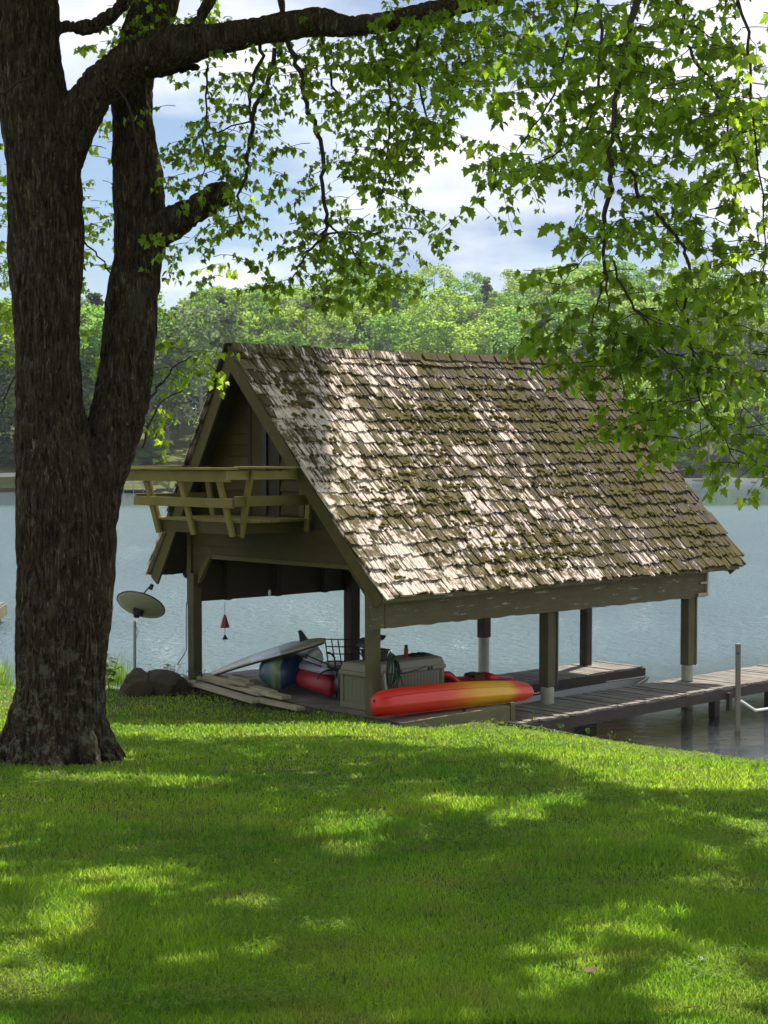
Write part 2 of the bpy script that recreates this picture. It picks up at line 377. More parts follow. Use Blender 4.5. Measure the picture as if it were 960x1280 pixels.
def m_water():
    t = NT('lake_water'); w = t.coord((1, 1.0, 1), src='World')
    n = t.noise(t.coord((1.3, 1.0, 1), src='World', rot=(0, 0, 0.4)), 3.2, 5, 0.6); n2 = t.noise(t.coord((1.3, 1.0, 1), src='World'), 0.9, 4, 0.5); n3 = t.noise(w, 0.06, 4)
    gust = t.ramp(n3, [(0.3, 0.55), (0.6, 1.0)])
    # calm water close in by the dock, rippled further out
    sp = t.n('ShaderNodeSeparateXYZ'); t.l(w, sp.inputs[0])
    calm = t.ramp(t.math('DIVIDE', t.math('ADD', sp.outputs[1], t.math('MULTIPLY', sp.outputs[0], -0.35)), 100.0), [(0.20, 0.10), (0.30, 1.0)])
    h = t.math('ADD', t.math('MULTIPLY', n, 0.95), t.math('MULTIPLY', n2, 0.7))
    lee = t.ramp(t.math('DIVIDE', sp.outputs[1], 300.0), [(0.40, 1.0), (0.52, 0.10)])
    h = t.math('MULTIPLY', t.math('MULTIPLY', h, gust), t.math('MULTIPLY', calm, lee))
    nr = t.bump(h, 1.0, 0.25)
    nd_ = t.bump(h, 1.0, 0.7)
    gl = t.n('ShaderNodeBsdfGlossy'); gl.inputs['Roughness'].default_value = 0.05; gl.inputs['Color'].default_value = (0.95, 0.97, 1, 1); t.l(nr, gl.inputs['Normal'])
    tr = t.n('ShaderNodeBsdfTransparent'); tr.inputs[0].default_value = (0.62, 0.66, 0.50, 1)
    fr = t.n('ShaderNodeFresnel'); fr.inputs[0].default_value = 1.33; t.l(nr, fr.inputs['Normal'])
    # blue diffuse paints in sky brightness over deeper water; dock shallows clear and brown
    df = t.n('ShaderNodeBsdfDiffuse'); t.l(nd_, df.inputs['Normal']); df.inputs[0].default_value = (0.165, 0.25, 0.295, 1)
    dp_ = t.ramp(t.math('DIVIDE', t.math('ADD', sp.outputs[1], t.math('MULTIPLY', sp.outputs[0], -0.35)), 100.0), [(0.245, 0.0), (0.33, 0.8)])
    mb = t.n('ShaderNodeMixShader'); t.l(dp_, mb.inputs[0]); t.l(tr.outputs[0], mb.inputs[1]); t.l(df.outputs[0], mb.inputs[2])
    ms = t.n('ShaderNodeMixShader'); t.l(fr.outputs[0], ms.inputs[0]); t.l(mb.outputs[0], ms.inputs[1]); t.l(gl.outputs[0], ms.inputs[2])
    return t.done(ms.outputs[0])
M['water'] = m_water()

# ------------------------------------------------------------------ terrain
def sstep(a, b, x): x = min(1, max(0, (x - a) / (b - a))); return x * x * (3 - 2 * x)
SHORE = [(-90, 36), (-30, 30.5), (-14, 28.2), (-4.6, 27.6), (-3.3, 26.4), (-1.2, 24.6), (0.6, 23.4), (1.85, 22.75), (5.25, 20.95), (9, 18.0), (14, 13), (20, 4), (27, -12), (40, -60)]
def shore_d(x, y):
    # signed distance, positive on the lake side
    best = 1e9; sg = 1
    for (ax, ay), (bx, by) in zip(SHORE[:-1], SHORE[1:]):
        dx, dy = bx - ax, by - ay; L2 = dx * dx + dy * dy
        t = min(1, max(0, ((x - ax) * dx + (y - ay) * dy) / L2)); qx, qy = ax + t * dx, ay + t * dy
        d = math.hypot(x - qx, y - qy)
        if d < best: best = d; sg = 1 if (dx * (y - ay) - dy * (x - ax)) > 0 else -1
    return best * sg
def lawn_h(x, y):
    if y < 15: z = 2.9 - 0.0887 * y
    elif y < 22: z = 1.57 - 0.118 * (y - 15)
    else: z = 0.744 - 0.02 * (y - 22)
    z -= 0.5 * sstep(1.4, 5.4, x) * sstep(12, 20.5, y)
    z -= 0.25 * sstep(5, 14, x)
    z -= 0.13 * sstep(19, 21.8, y) * sstep(-0.6, 0.8, x) * (1 - sstep(2.5, 5, x))
    z += 0.03 * noise.noise(Vector((x * 0.5, y * 0.5, 0))) + 0.012 * noise.noise(Vector((x * 2, y * 2, 3)))
    return z
def ground_h(x, y):
    d = shore_d(x, y); z = lawn_h(x, y)
    if x < 0.5: k = sstep(-1.6, 1.3, d)
    else: k = sstep(-0.16, 0.02, d)
    low = -0.18 - 0.10 * max(0, d) - 0.02 * noise.noise(Vector((x * 1.5, y * 1.5, 9)))
    low = max(low, -3.0)
    return z * (1 - k) + low * k
def grid_obj(name, xs, ys, fn, mat, label=None):
    V = np.array([(x, y, fn(x, y)) for y in ys for x in xs]); nx, ny = len(xs), len(ys)
    i = np.arange(nx - 1)[None, :] + nx * np.arange(ny - 1)[:, None]; i = i.ravel()
    F = np.stack([i, i + 1, i + 1 + nx, i + nx], 1)
    o = bpy.data.objects.new(name, np_mesh(name, V, F, None, [mat], True)); col.objects.link(o); o['kind'] = 'structure'; return o
xs = [-90, -70, -50, -35, -25, -19] + list(np.arange(-15, 12.01, 0.16)) + [14, 17, 20, 25, 32, 40]
ys = [-40, -25, -12, -4] + list(np.arange(0, 14, 0.5)) + list(np.arange(14, 31.01, 0.16)) + [33, 36, 40, 48, 60, 80]
grid_obj('lawn', xs, ys, ground_h, M['lawn'])
b = MB(); b.box(-900, 900, -60, 900, -3.4, -3.05); tag(b.build('lake_bed', M['bed']), kind='structure')
b = MB(); b.add([(-900, -60, 0), (900, -60, 0), (900, 900, 0), (-900, 900, 0)], [(0, 1, 2, 3)]); tag(b.build('lake_water', M['water']), kind='structure')
# far shore
def far_y(x): return 216 + 92 * sstep(-33, 6, x) + 3 * math.sin(x * 0.06) + 2 * math.sin(x * 0.21) - 12 * sstep(90, 140, x)
def far_h(x, y):
    d = y - far_y(x)
    if d < 0: return max(-3.2, d * 0.6 - 0.3)
    lf = 1 - sstep(-26, 0, x)
    if d < 3: return 0.9 + 0.05 * d
    h = 1.05 + (d - 3) * (0.34 * (1 - lf) + 0.16 * lf)
    cap = 52 + 4 * math.sin(x * 0.03 + 1) - 34 * (1 - sstep(-46, -12, x)) + 4 * sstep(40, 90, x)
    h = cap * (1 - math.exp(-h / cap)) * 1.25
    return h + 0.6 * noise.noise(Vector((x * 0.05, y * 0.05, 0)))
xs = list(np.arange(-400, -130, 15)) + list(np.arange(-130, 150, 3.0)) + list(np.arange(150, 420, 15))
ys = list(np.arange(196, 330, 1.5)) + list(np.arange(330, 760, 10))
grid_obj('far_shore_hill', xs, ys, far_h, M['farground'])

# ------------------------------------------------------------------ boathouse
YAW = R(47.0)
UX = (math.sin(YAW), math.cos(YAW)); VX = (-math.cos(YAW), math.sin(YAW))
def W(u, v, z=0.0): return Vector((UX[0] * u + VX[0] * v, 22 + UX[1] * u + VX[1] * v, z))
def UV(p): dx, dy = p[0], p[1] - 22; return UX[0] * dx + UX[1] * dy, VX[0] * dx + VX[1] * dy
HR = math.pi / 2 - YAW
house = thing('boathouse', 'open sided wooden boathouse with steep mossy cedar shake roof and small balcony at the shore', 'boathouse', (0, 22, 0), HR)
M['shingle'] = m_shingle(house)
LEN, WID, VR = 8.95, 5.93, 3.36
ZE, ZEF = 2.53, 2.58
def roof_pt(u, s, n=0.0, side=1):
    # s in 0..1 up the slope; u along the ridge; side 1 = right slope, -1 = left slope
    t = u / LEN; uu = u + (-0.24) * s * (1 - t) - 0.10 * s * t
    ze = ZE + (ZEF - ZE) * t; zr = 6.33 + 0.20 * t - 0.05 * math.sin(math.pi * t)
    v0 = 0.0 if side > 0 else WID
    v = v0 + (VR - v0) * s; z = ze + (zr - ze) * s - 0.03 * math.sin(math.pi * s)
    dv, dz = VR - v0, 3.85; l = math.hypot(dv, dz)
    return Vector((uu, v - dz / l * n * (1 if dv > 0 else -1), z + abs(dv) / l * n))
# posts
ps = MB()
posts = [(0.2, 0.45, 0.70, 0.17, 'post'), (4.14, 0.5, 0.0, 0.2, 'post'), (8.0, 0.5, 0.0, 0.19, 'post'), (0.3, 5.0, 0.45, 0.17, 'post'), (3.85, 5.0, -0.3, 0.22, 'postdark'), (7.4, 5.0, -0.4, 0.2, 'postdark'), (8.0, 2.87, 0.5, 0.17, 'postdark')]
for i, (u, v, zb, w, mt) in enumerate(posts):
    b = MB(); top = 2.6 if i != 6 else 2.5
    zs = zb
    if i in (1, 2): zs = 0.78
    if i == 5: zs = 0.95
    b.box(u - w / 2, u + w / 2, v - w / 2, v + w / 2, zs, top, j=0.008)
    if i in (1, 2):   # doubled plank on the near side
        b.box(u + w / 2 - 0.01, u + w / 2 + 0.035, v - w / 2 - 0.03, v + w / 2 + 0.01, zs, top, j=0.006)
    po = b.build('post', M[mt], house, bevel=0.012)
    if i in (1, 2, 5):
        c = MB(); c.tube([(u, v, -0.8), (u, v, zs - 0.02), (u, v, zs + 0.0)], [w * 0.56, w * 0.56, w * 0.48], 16)
        c.build('concrete_pier', M['concrete'], po, smooth=False)
# beams along both eaves, with ragged paint
def wavy_board(name, p0, p1, z0, z1, th, mat, parent, n=24, axis=0, jag=0.012, seed=0):
    b = MB(); rings = []
    r2 = random.Random(seed)
    for i in range(n + 1):
        t = i / n; u = p0[0] + (p1[0] - p0[0]) * t; v = p0[1] + (p1[1] - p0[1]) * t
        za = z0[0] + (z0[1] - z0[0]) * t + r2.uniform(-jag, jag); zb = z1[0] + (z1[1] - z1[0]) * t
        d = Vector((p1[0] - p0[0], p1[1] - p0[1], 0)).normalized(); nn = Vector((-d.y, d.x, 0)) * th / 2
        c = Vector((u, v, 0)); rings.append([c - nn + Vector((0, 0, za)), c + nn + Vector((0, 0, za)), c + nn + Vector((0, 0, zb)), c - nn + Vector((0, 0, zb))])
    b.loft(rings); return b.build(name, mat, parent)
wavy_board('eave_beam', (0.02, 0.30), (8.25, 0.33), (2.04, 2.02), (2.42, 2.50), 0.05, M['beam'], house, 60, seed=1)
wavy_board('eave_fascia', (0.03, 0.05), (8.93, 0.05), (2.44, 2.50), (2.52, 2.575), 0.04, M['beam'], house, 40, jag=0.004, seed=2)
b = MB(); b.box(8.255, 8.30, 0.262, 0.45, 2.03, 2.50); b.box(7.99, 8.25, 0.256, 0.274, 2.03, 2.10); b.box(8.06, 8.25, 0.256, 0.273, 2.26, 2.30)
b.build('beam_end_block', M['concrete'], house)
wavy_board('soffit_board', (0.05, 0.17), (8.6, 0.17), (2.50, 2.55), (2.515, 2.565), 0.22, M['beam'], house, 4, jag=0)
# inner left wall panel boards + studs
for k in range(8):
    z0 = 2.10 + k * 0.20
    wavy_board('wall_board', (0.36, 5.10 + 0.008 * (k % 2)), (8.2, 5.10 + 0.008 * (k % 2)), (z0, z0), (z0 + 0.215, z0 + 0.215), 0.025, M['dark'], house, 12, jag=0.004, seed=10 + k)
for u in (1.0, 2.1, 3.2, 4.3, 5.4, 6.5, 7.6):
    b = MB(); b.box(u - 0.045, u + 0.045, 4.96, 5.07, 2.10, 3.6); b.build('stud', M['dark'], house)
# unseen loft floor, added to keep the space below dark, and joists
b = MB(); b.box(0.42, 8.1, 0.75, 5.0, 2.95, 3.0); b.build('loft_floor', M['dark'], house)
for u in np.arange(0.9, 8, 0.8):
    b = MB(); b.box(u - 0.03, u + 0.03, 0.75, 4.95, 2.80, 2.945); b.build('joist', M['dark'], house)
# gable walls in horizontal siding boards
def vwall(z, side):  # v-limits of the wall under the roof at height z
    s = (z - ZE) / 3.80
    return (0.0 + VR * s + 0.10) if side == 0 else (WID + (VR - WID) * s - 0.08)
def siding(u, openings, z_low, outer=-1):
    z = z_low; k = 0
    while z < 6.25:
        z1 = z + 0.185
        zt = min(z1, 6.25)
        lo0, hi0 = max(0.30, vwall(z, 0)), min(5.12, vwall(z, 1)); lo1, hi1 = max(0.30, vwall(zt, 0)), min(5.12, vwall(zt, 1))
        if hi1 - lo1 < 0.05: break
        segs = [(lo0, hi0, lo1, hi1)]
        for (a, c, za, zb) in openings:
            if z < zb - 0.02 and zt > za + 0.02:
                ns = []
                for s_ in segs:
                    if s_[0] < a < s_[1]: ns.append((s_[0], a, s_[2], a)); ns.append((c, s_[1], c, s_[3])) if c < s_[1] else None
                    elif s_[0] >= a and s_[0] < c: ns.append((c, s_[1], c, s_[3])) if c < s_[1] else None
                    else: ns.append(s_)
                segs = ns
        for (a0, a1, b0, b1) in segs:
            if a1 - a0 < 0.04 and b1 - b0 < 0.04: continue
            b = MB(); o1 = u + outer * 0.038; o2 = u + outer * 0.006; jz = rnd.uniform(-0.004, 0.004)
            b.add([(u, a0, z + jz), (o1, a0, z + jz), (o1, a1, z + jz), (u, a1, z + jz), (u, b0, zt), (o2, b0, zt), (o2, b1, zt), (u, b1, zt)],
                  [(0, 1, 2, 3), (7, 6, 5, 4), (1, 5, 6, 2), (0, 4, 5, 1), (3, 2, 6, 7), (0, 3, 7, 4)])
            b.build('siding_board', M['paint'], house)
        z = z1; k += 1
door = (2.72, 3.52, 3.62, 5.45)
siding(0.33, [door], 2.90)
siding(8.2, [], 2.9, outer=1)
# backing sheet behind the siding
b = MB(); b.prism([(0.36, 2.88), (5.08, 2.88), (4.66, 3.95), (VR, 6.1), (0.55, 2.95)], 'x', 0.335, 0.36); b.build('wall_lining', M['dark'], house)
b = MB(); b.prism([(0.36, 2.88), (5.08, 2.88), (4.66, 3.95), (VR, 6.1), (0.55, 2.95)], 'x', 8.16, 8.19); b.build('wall_lining', M['dark'], house)
# header skirt with chamfered corners (boards below the siding)
for (za, zb, v0a, v0b, v1a, v1b) in ((2.72, 2.90, 0.30, 0.92, 4.62, 5.12), (2.54, 2.72, 0.30, 0.76, 4.78, 5.12), (2.36, 2.54, 0.30, 0.60, 4.90, 5.12), (2.18, 2.36, 0.30, 0.55, 4.93, 5.12), (2.06, 2.18, 0.30, 0.55, 4.93, 5.12)):
    for (a, c, slope) in ((v0a, v0b, 0.14 if za > 2.3 else 0), (v1a, v1b, -0.12 if za > 2.3 else 0)):
        b = MB()
        if a < 1: poly = [(a, za), (c, za), (c + slope, zb), (a, zb)]
        else: poly = [(a, za), (c, za), (c, zb), (a + slope, zb)]
        b.prism(poly, 'x', 0.300 + 0.003 * int(za * 10 % 2), 0.33); b.build('siding_board', M['paint'], house)
b = MB(); b.bar((0.285, 0.62, 2.44), (0.285, 1.08, 2.92), 0.03, 0.06, (1, 0, 0)); b.build('opening_trim', M['trim'], house)
b = MB(); b.bar((0.285, 4.86, 2.44), (0.285, 4.50, 2.92), 0.03, 0.06, (1, 0, 0)); b.build('opening_trim', M['trim'], house)
b = MB(); b.box(0.275, 0.30, 1.06, 4.52, 2.86, 2.925); b.build('opening_trim', M['trim'], house)
b = MB(); b.box(0.262, 0.302, 5.06, 5.17, 2.06, 3.55); b.build('corner_board', M['trim'], house)
b = MB(); b.box(0.262, 0.302, 0.27, 0.37, 2.04, 2.86); b.build('corner_board', M['trim'], house)
b = MB(); b.bar((0.34, 4.9, 2.5), (0.34, 4.55, 3.0), 0.08, 0.08, (1, 0, 0)); b.build('knee_brace', M['trim'], house)
# door on the balcony
dn = MB(); dn.box(0.345, 0.375, door[0] + 0.07, door[1] - 0.07, door[2], door[3] - 0.07); dO = dn.build('door', M['dark'], house)
for (a, c, za, zb) in ((door[0], door[0] + 0.07, door[2], door[3]), (door[1] - 0.07, door[1], door[2], door[3]), (door[0] + 0.07, door[1] - 0.07, door[3] - 0.07, door[3])):
    b = MB(); b.box(0.285, 0.345, a, c, za, zb); b.build('door_frame', M['dark'], dO)
b = MB(); b.box(0.29, 0.335, 3.06, 3.16, door[2], door[3] - 0.08); b.build('mullion', M['black'], dO)
b = MB(); b.box(0.30, 0.338, 3.17, 3.44, door[2], door[3] - 0.08); b.build('door_panel', M['paint'], dO)
b = MB(); b.box(0.283, 0.30, 2.12, 2.24, 3.62, 5.0); b.box(0.283, 0.30, 2.24, 2.72, 4.97, 5.05); b.build('shutter', M['trim'], house)
# rake boards front and back, on both slopes
for side in (1, -1):
    for (uu, nm) in ((0.02, 'rake_board'), (8.88, 'rake_board')):
        b = MB(); rings = []
        for s in (0.0, 0.5, 0.985):
            p = roof_pt(uu, s, -0.06, side); q = roof_pt(uu, s, -0.27, side)
            t = 0.04 if uu < 1 else 0.04
            rings.append([p, p + Vector((t, 0, 0)), q + Vector((t, 0, 0)), q])
        b.loft(rings); b.build(nm, M['trim'] , house)
# rafters under the overhang
for side in (1, -1):
    for u in np.arange(0.7, 8.7, 0.61):
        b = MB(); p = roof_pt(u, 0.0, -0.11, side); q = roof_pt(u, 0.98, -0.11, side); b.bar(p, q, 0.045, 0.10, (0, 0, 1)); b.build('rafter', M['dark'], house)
# roof decks (sheathing)
roofs = {}
for side in (1, -1):
    b = MB(); g = []; nu, ns = 24, 10
    for n_ in (-0.045, -0.015):
        g.append([[roof_pt(0.03 + (LEN - 0.06) * i / nu, 0.004 + 0.99 * j / ns, n_, side) for i in range(nu + 1)] for j in range(ns + 1)])
    for L_ in range(2):
        o = len(b.v)
        for row in g[L_]: b.v += [tuple(p) for p in row]
        for j in range(ns):
            for i in range(nu):
                a = o + j * (nu + 1) + i; f = (a, a + 1, a + nu + 2, a + nu + 1)
                b.f.append(f if (L_ == 1) == (side == 1) else f[::-1]); b.m.append(0)
    # rim
    n1 = (nu + 1) * (ns + 1)
    for i in range(nu):
        b.f.append((i, i + 1, n1 + i + 1, n1 + i)); a = ns * (nu + 1) + i; b.f.append((a, a + 1, n1 + a + 1, n1 + a)); b.m += [0, 0]
    for j in range(ns):
        a = j * (nu + 1); b.f.append((a, a + nu + 1, n1 + a + nu + 1, n1 + a)); a += nu; b.f.append((a, a + nu + 1, n1 + a + nu + 1, n1 + a)); b.m += [0, 0]
    roofs[side] = b.build('roof_slope', M['dark'], house)
# shakes: a dozen shared meshes, each split lengthwise into uneven strips
def shake_mesh(seed, wd=1.0, L_=0.56):
    r2 = random.Random(seed); b = MB(); ns = r2.choice((2, 3, 3, 4)); cuts = [0] + sorted(r2.uniform(0.12, 0.88) for _ in range(ns - 1)) + [1]
    for k in range(ns):
        a, c = cuts[k] + 0.008, cuts[k + 1] - 0.008
        if c - a < 0.05: c = a + 0.05
        y0 = r2.uniform(-0.035, 0.025); y0b = y0 + r2.uniform(-0.02, 0.02); th = r2.uniform(0.020, 0.040); 
        if r2.random() < 0.22: y0 += r2.uniform(0.04, 0.11); y0b += r2.uniform(0.03, 0.10); th *= 0.75
        ya = 0.14 + r2.uniform(-.03, .03); tm = th * r2.uniform(0.62, 0.85); tt = 0.006
        bk = -0.005
        vs = [(a, y0, bk), (c, y0b, bk), (c, y0b, th + r2.uniform(-.006, .006)), (a, y0, th + r2.uniform(-.006, .006)), (a, ya, tm + r2.uniform(-.005, .005)), (c, ya, tm + r2.uniform(-.005, .005)), (c, L_, tt), (a, L_, tt), (a, L_, bk), (c, L_, bk)]
        b.add([(x - 0.5, y, z) for x, y, z in vs], [(0, 1, 2, 3), (3, 2, 5, 4), (4, 5, 6, 7), (0, 3, 4), (0, 4, 7, 8), (2, 1, 5), (1, 9, 6, 5)])
    return b
shake_mbs = [shake_mesh(100 + k) for k in range(14)]
shake_meshes = [s.mesh('shake', M['shingle']) for s in shake_mbs]
SL = 5.08; EXPO = 0.252; ncourse = 20
allsh = []
for side in (1, -1):
    for c in range(ncourse):
        s0 = (c * EXPO - 0.05) / SL
        if s0 > 0.985: continue
        u = -0.04 + rnd.uniform(-0.02, 0.02)
        wavy = rnd.uniform(-0.01, 0.01)
        while u < LEN + 0.02:
            w = rnd.choice((0.11, 0.14, 0.17, 0.2, 0.23, 0.27)) * rnd.uniform(0.9, 1.1)
            if c < 2 and u < 2.0 and rnd.random() < 0.5: w = 0.33
            uc = u + w / 2
            js = rnd.uniform(-0.03, 0.03) + 0.012 * math.sin(uc * 1.7 + c)
            s = s0 + js / SL
            p = roof_pt(uc, s, 0.0, side); q = roof_pt(uc, min(s + 0.1, 1.02), 0.0, side)
            yv = (q - p).normalized(); xv = Vector((1, 0, 0)) * side; zv = xv.cross(yv).normalized(); xv = yv.cross(zv)
            rot = rnd.uniform(-0.022, 0.022); 
            xr = xv * math.cos(rot) + yv * math.sin(rot); yr = yv * math.cos(rot) - xv * math.sin(rot)
            tilt = rnd.uniform(0.035, 0.075); yt = (yr * math.cos(tilt) - zv * math.sin(tilt)); zt = (zv * math.cos(tilt) + yr * math.sin(tilt))
            hh = 0.028 + rnd.uniform(-0.004, 0.010)
            Mx = Matrix(((xr.x, yt.x, zt.x, 0), (xr.y, yt.y, zt.y, 0), (xr.z, yt.z, zt.z, 0), (0, 0, 0, 1)))
            Mx = Matrix.Translation(p + zv * hh) @ Mx @ Matrix.Diagonal((w * 0.975, 1.0 if c < ncourse - 1 else 0.5, rnd.uniform(0.8, 1.25), 1))
            allsh.append((side, (p + Vector((0, 0, 0)) - Vector((0, 0, 0))), Mx, rnd.randrange(14), w)); u += w + 0.006
# the 300 nearest large ones on the lit slope are separate parts, the rest joined
right = [a for a in allsh if a[0] == 1]
right.sort(key=lambda a: -(a[4] / (a[1].x * UX[1] + a[1].y * VX[1] + 22)))
solo = set(id(a) for a in right[:300])
for side in (1, -1):
    rest = MB(); 
    for a in allsh:
        if a[0] != side: continue
        if id(a) in solo:
            link('shingle', shake_meshes[a[3]], roofs[side], a[2])
        else:
            mb = shake_mbs[a[3]]; rest.add([a[2] @ Vector(v) for v in mb.v], mb.f)
    tag(rest.build('shingles', M['shingle'], roofs[side]), kind='stuff')
# ridge caps: two lapped boards folded over the ridge
u = -0.22; k = 0
while u < LEN - 0.12:
    w = rnd.uniform(0.26, 0.40); b = MB()
    for side in (1, -1):
        hh = 0.075 + rnd.uniform(0, 0.025)
        uu = u + 0.22
        p = roof_pt(uu, 0.99, hh, side); p2 = roof_pt(uu + w + 0.05, 0.99, hh - 0.02, side); q = roof_pt(uu, 0.958 + rnd.uniform(-.004, .004), hh - 0.012, side); q2 = roof_pt(uu + w + 0.05, 0.958, hh - 0.035, side)
        t = Vector((0, 0, -0.028)); vs = [p, p2, q2, q]; b.add(vs + [x + t for x in vs], [(0, 1, 2, 3), (7, 6, 5, 4), (0, 3, 7, 4), (3, 2, 6, 7), (2, 1, 5, 6), (1, 0, 4, 5)])
    b.build('ridge_cap', M['shingle'], roofs[1]); u += w; k += 1
# moss pads lying in the laps
mo = MB(); ico = None
def blob(mb, c, ax, ay, az, fr, n=6, m=3, j=0.25):
    X, Y, Z = fr; rings = []
    o = len(mb.v)
    top = c + Z * az
    for r in range(1, m + 1):
        ph = math.pi / 2 * r / m
        for k in range(n):
            th = 2 * math.pi * k / n; q = 1 + rnd.uniform(-j, j)
            mb.v.append(tuple(c + X * (ax * math.sin(ph) * math.cos(th) * q) + Y * (ay * math.sin(ph) * math.sin(th) * q) + Z * (az * math.cos(ph))))
    mb.v.append(tuple(top)); ti = len(mb.v) - 1
    for k in range(n):
        mb.f.append((ti, o + k, o + (k + 1) % n)); mb.m.append(0)
        for r in range(m - 1):
            mb.f.append((o + r * n + k, o + (r + 1) * n + k, o + (r + 1) * n + (k + 1) % n, o + r * n + (k + 1) % n)); mb.m.append(0)
for _ in range(1500):
    u = rnd.uniform(0.3, 8.6); c = rnd.randrange(1, 18)
    if noise.noise(Vector((u * 0.7 + 3, c * 0.25, 0.5))) < 0.02: continue
    s = (c * EXPO + rnd.uniform(-0.03, 0.06)) / SL; p = roof_pt(u, s, 0.058); q = roof_pt(u, s + 0.05, 0.058)
    y = (q - p).normalized(); x = Vector((1, 0, 0)); z = x.cross(y)
    blob(mo, p, rnd.uniform(0.02, 0.07), rnd.uniform(0.02, 0.045), rnd.uniform(0.012, 0.03), (x, y, z))
tag(mo.build('moss', M['moss'], roofs[1], smooth=True), kind='stuff')

# balcony
bal = MB(); vb0, vb1, ub = 2.0, 4.12, -1.05
bal.box(ub, 0.30, vb0 + 0.02, vb1, 3.40, 3.56); BA = bal.build('balcony', M['paint'], house)
for k in range(7):
    a = ub - 0.03 + k * 0.192; b = MB(); b.box(a, a + 0.18, vb0 - 0.05, vb1 + 0.06, 3.562, 3.60, j=0.004); b.build('floor_plank', M['newwood'], BA)
zt = 4.36
def leaner(p, q, w=0.10, t=0.045, mt='newwood'):
    b = MB(); b.bar(p, q, w, t, (1, 0, 0) if abs(p[0] - q[0]) < abs(p[1] - q[1]) else (0, 1, 0)); b.build('baluster', M[mt], BA, bevel=0.004)
for v in (4.02, 3.10, 2.12): leaner((ub - 0.04, v, 3.36), (ub - 0.27, v + 0.10, zt), 0.05, 0.11)
leaner((ub + 0.03, vb0 + 0.02, 3.36), (ub + 0.02, vb0 - 0.25, zt), 0.11, 0.05)
leaner((0.22, vb0 - 0.02, 3.40), (0.22, vb0 - 0.12, zt - 0.2), 0.10, 0.05)
leaner((ub + 0.1, vb1 + 0.03, 3.36), (ub - 0.05, vb1 + 0.28, zt), 0.11, 0.05)
leaner((0.1, vb1 + 0.03, 3.40), (0.1, vb1 + 0.28, zt), 0.11, 0.05)
def rail(p, q, w, h, mt='newwood', nm='rail', up=(0, 0, 1)):
    b = MB(); b.bar(p, q, w, h, up); b.build(nm, M[mt], BA, bevel=0.004)
uo = ub - 0.30; vo = vb0 - 0.24; vl = vb1 + 0.5
rail((uo + 0.01, vo + 0.10, zt - 0.10), (uo + 0.01, vl, zt - 0.10), 0.045, 0.17)                       # front top rail
rail((uo - 0.03, vo - 0.05, zt + 0.012), (uo - 0.03, vl, zt + 0.012), 0.16, 0.035, nm='rail_cap')
rail((uo + 0.06, vo - 0.01, zt + 0.03), (0.28, vo + 0.05, zt + 0.03), 0.15, 0.035, nm='rail_cap')
rail((uo - 0.10, vo + 0.02, zt - 0.085), (0.28, vo + 0.08, zt - 0.085), 0.045, 0.13)                  # side top rail
rail((uo + 0.10, vo + 0.15, zt - 0.50), (uo + 0.10, vl - 0.15, zt - 0.50), 0.04, 0.14)
rail((uo + 0.12, vo + 0.13, zt - 0.47), (0.28, vo + 0.16, zt - 0.47), 0.04, 0.15)
rail((uo + 0.05, vl - 0.03, zt - 0.08), (0.28, vl - 0.05, zt - 0.08), 0.045, 0.13)
rail((uo + 0.06, vl - 0.02, zt + 0.03), (0.28, vl - 0.04, zt + 0.03), 0.15, 0.03, nm='rail_cap')
rail((uo + 0.12, vl - 0.15, zt - 0.47), (0.28, vl - 0.16, zt - 0.47), 0.04, 0.15)
b = MB(); b.box(ub - 0.01, ub + 0.03, vb0 + 0.0, vb1 + 0.02, 3.385, 3.557); b.build('rim_board', M['paint'], BA)

# ------------------------------------------------------------------ docks and decking
def plank_run(parent, u0, u1, v0, v1, z, pw, mat, alongv=True, th=0.035, name='plank', warp=0.006, taper=None):
    n = int((u1 - u0) / pw); me = []
    for k in range(5):
        b = MB(); b.box(0, pw - 0.010, 0, (v1 - v0), -th, 0, j=0.004); me.append(b.mesh('plank', M[mat]))
    for k in range(n):
        u = u0 + k * pw; vs = v0
        o = link(name, me[k % 5], parent, Matrix.Translation((u, vs + rnd.uniform(-0.015, 0.015), z + rnd.uniform(-warp, warp))))
platform = thing('deck_platform', 'low wooden deck platform under the near end of the boathouse', 'deck', (0, 22, 0), HR)
n = 0; pw = 0.145; v = -0.30
while v < 5.45:
    b = MB(); b.box(0.04 if v < 3.2 else 0.30, 2.30 + (1.6 if v > 0.7 else 0), v, v + pw - 0.01, 0.725, 0.76, j=0.003); b.build('plank', M['deck'], platform); v += pw
b = MB(); b.box(0.03, 2.33, -0.345, -0.305, 0.50, 0.758); b.build('edge_board', M['beam'], platform)
b = MB(); b.box(2.31, 2.40, -0.36, -0.26, 0.2, 0.80); b.build('end_post', M['beam'], platform)
b = MB(); b.box(0.0, 0.035, -0.345, 3.15, 0.50, 0.757); b.build('edge_board', M['dockside'], platform)
b = MB(); b.box(0.262, 0.298, 3.2, 5.5, 0.30, 0.757); b.build('edge_board', M['dockside'], platform)
b = MB(); b.box(2.335, 2.375, -0.25, 0.7, 0.40, 0.757); b.build('edge_board', M['dockside'], platform)
dock = thing('dock', 'long weathered plank dock running out over the lake along the boathouse', 'dock', (0, 22, 0), HR)
plank_run(dock, 2.42, 15.5, -0.48, 0.78, 0.50, 0.14, 'deck')
b = MB(); b.box(2.42, 15.5, -0.49, -0.44, 0.29, 0.455); b.build('side_beam', M['dockside'], dock)
b = MB(); b.box(2.42, 15.5, 0.70, 0.75, 0.29, 0.455); b.build('side_beam', M['dockside'], dock)
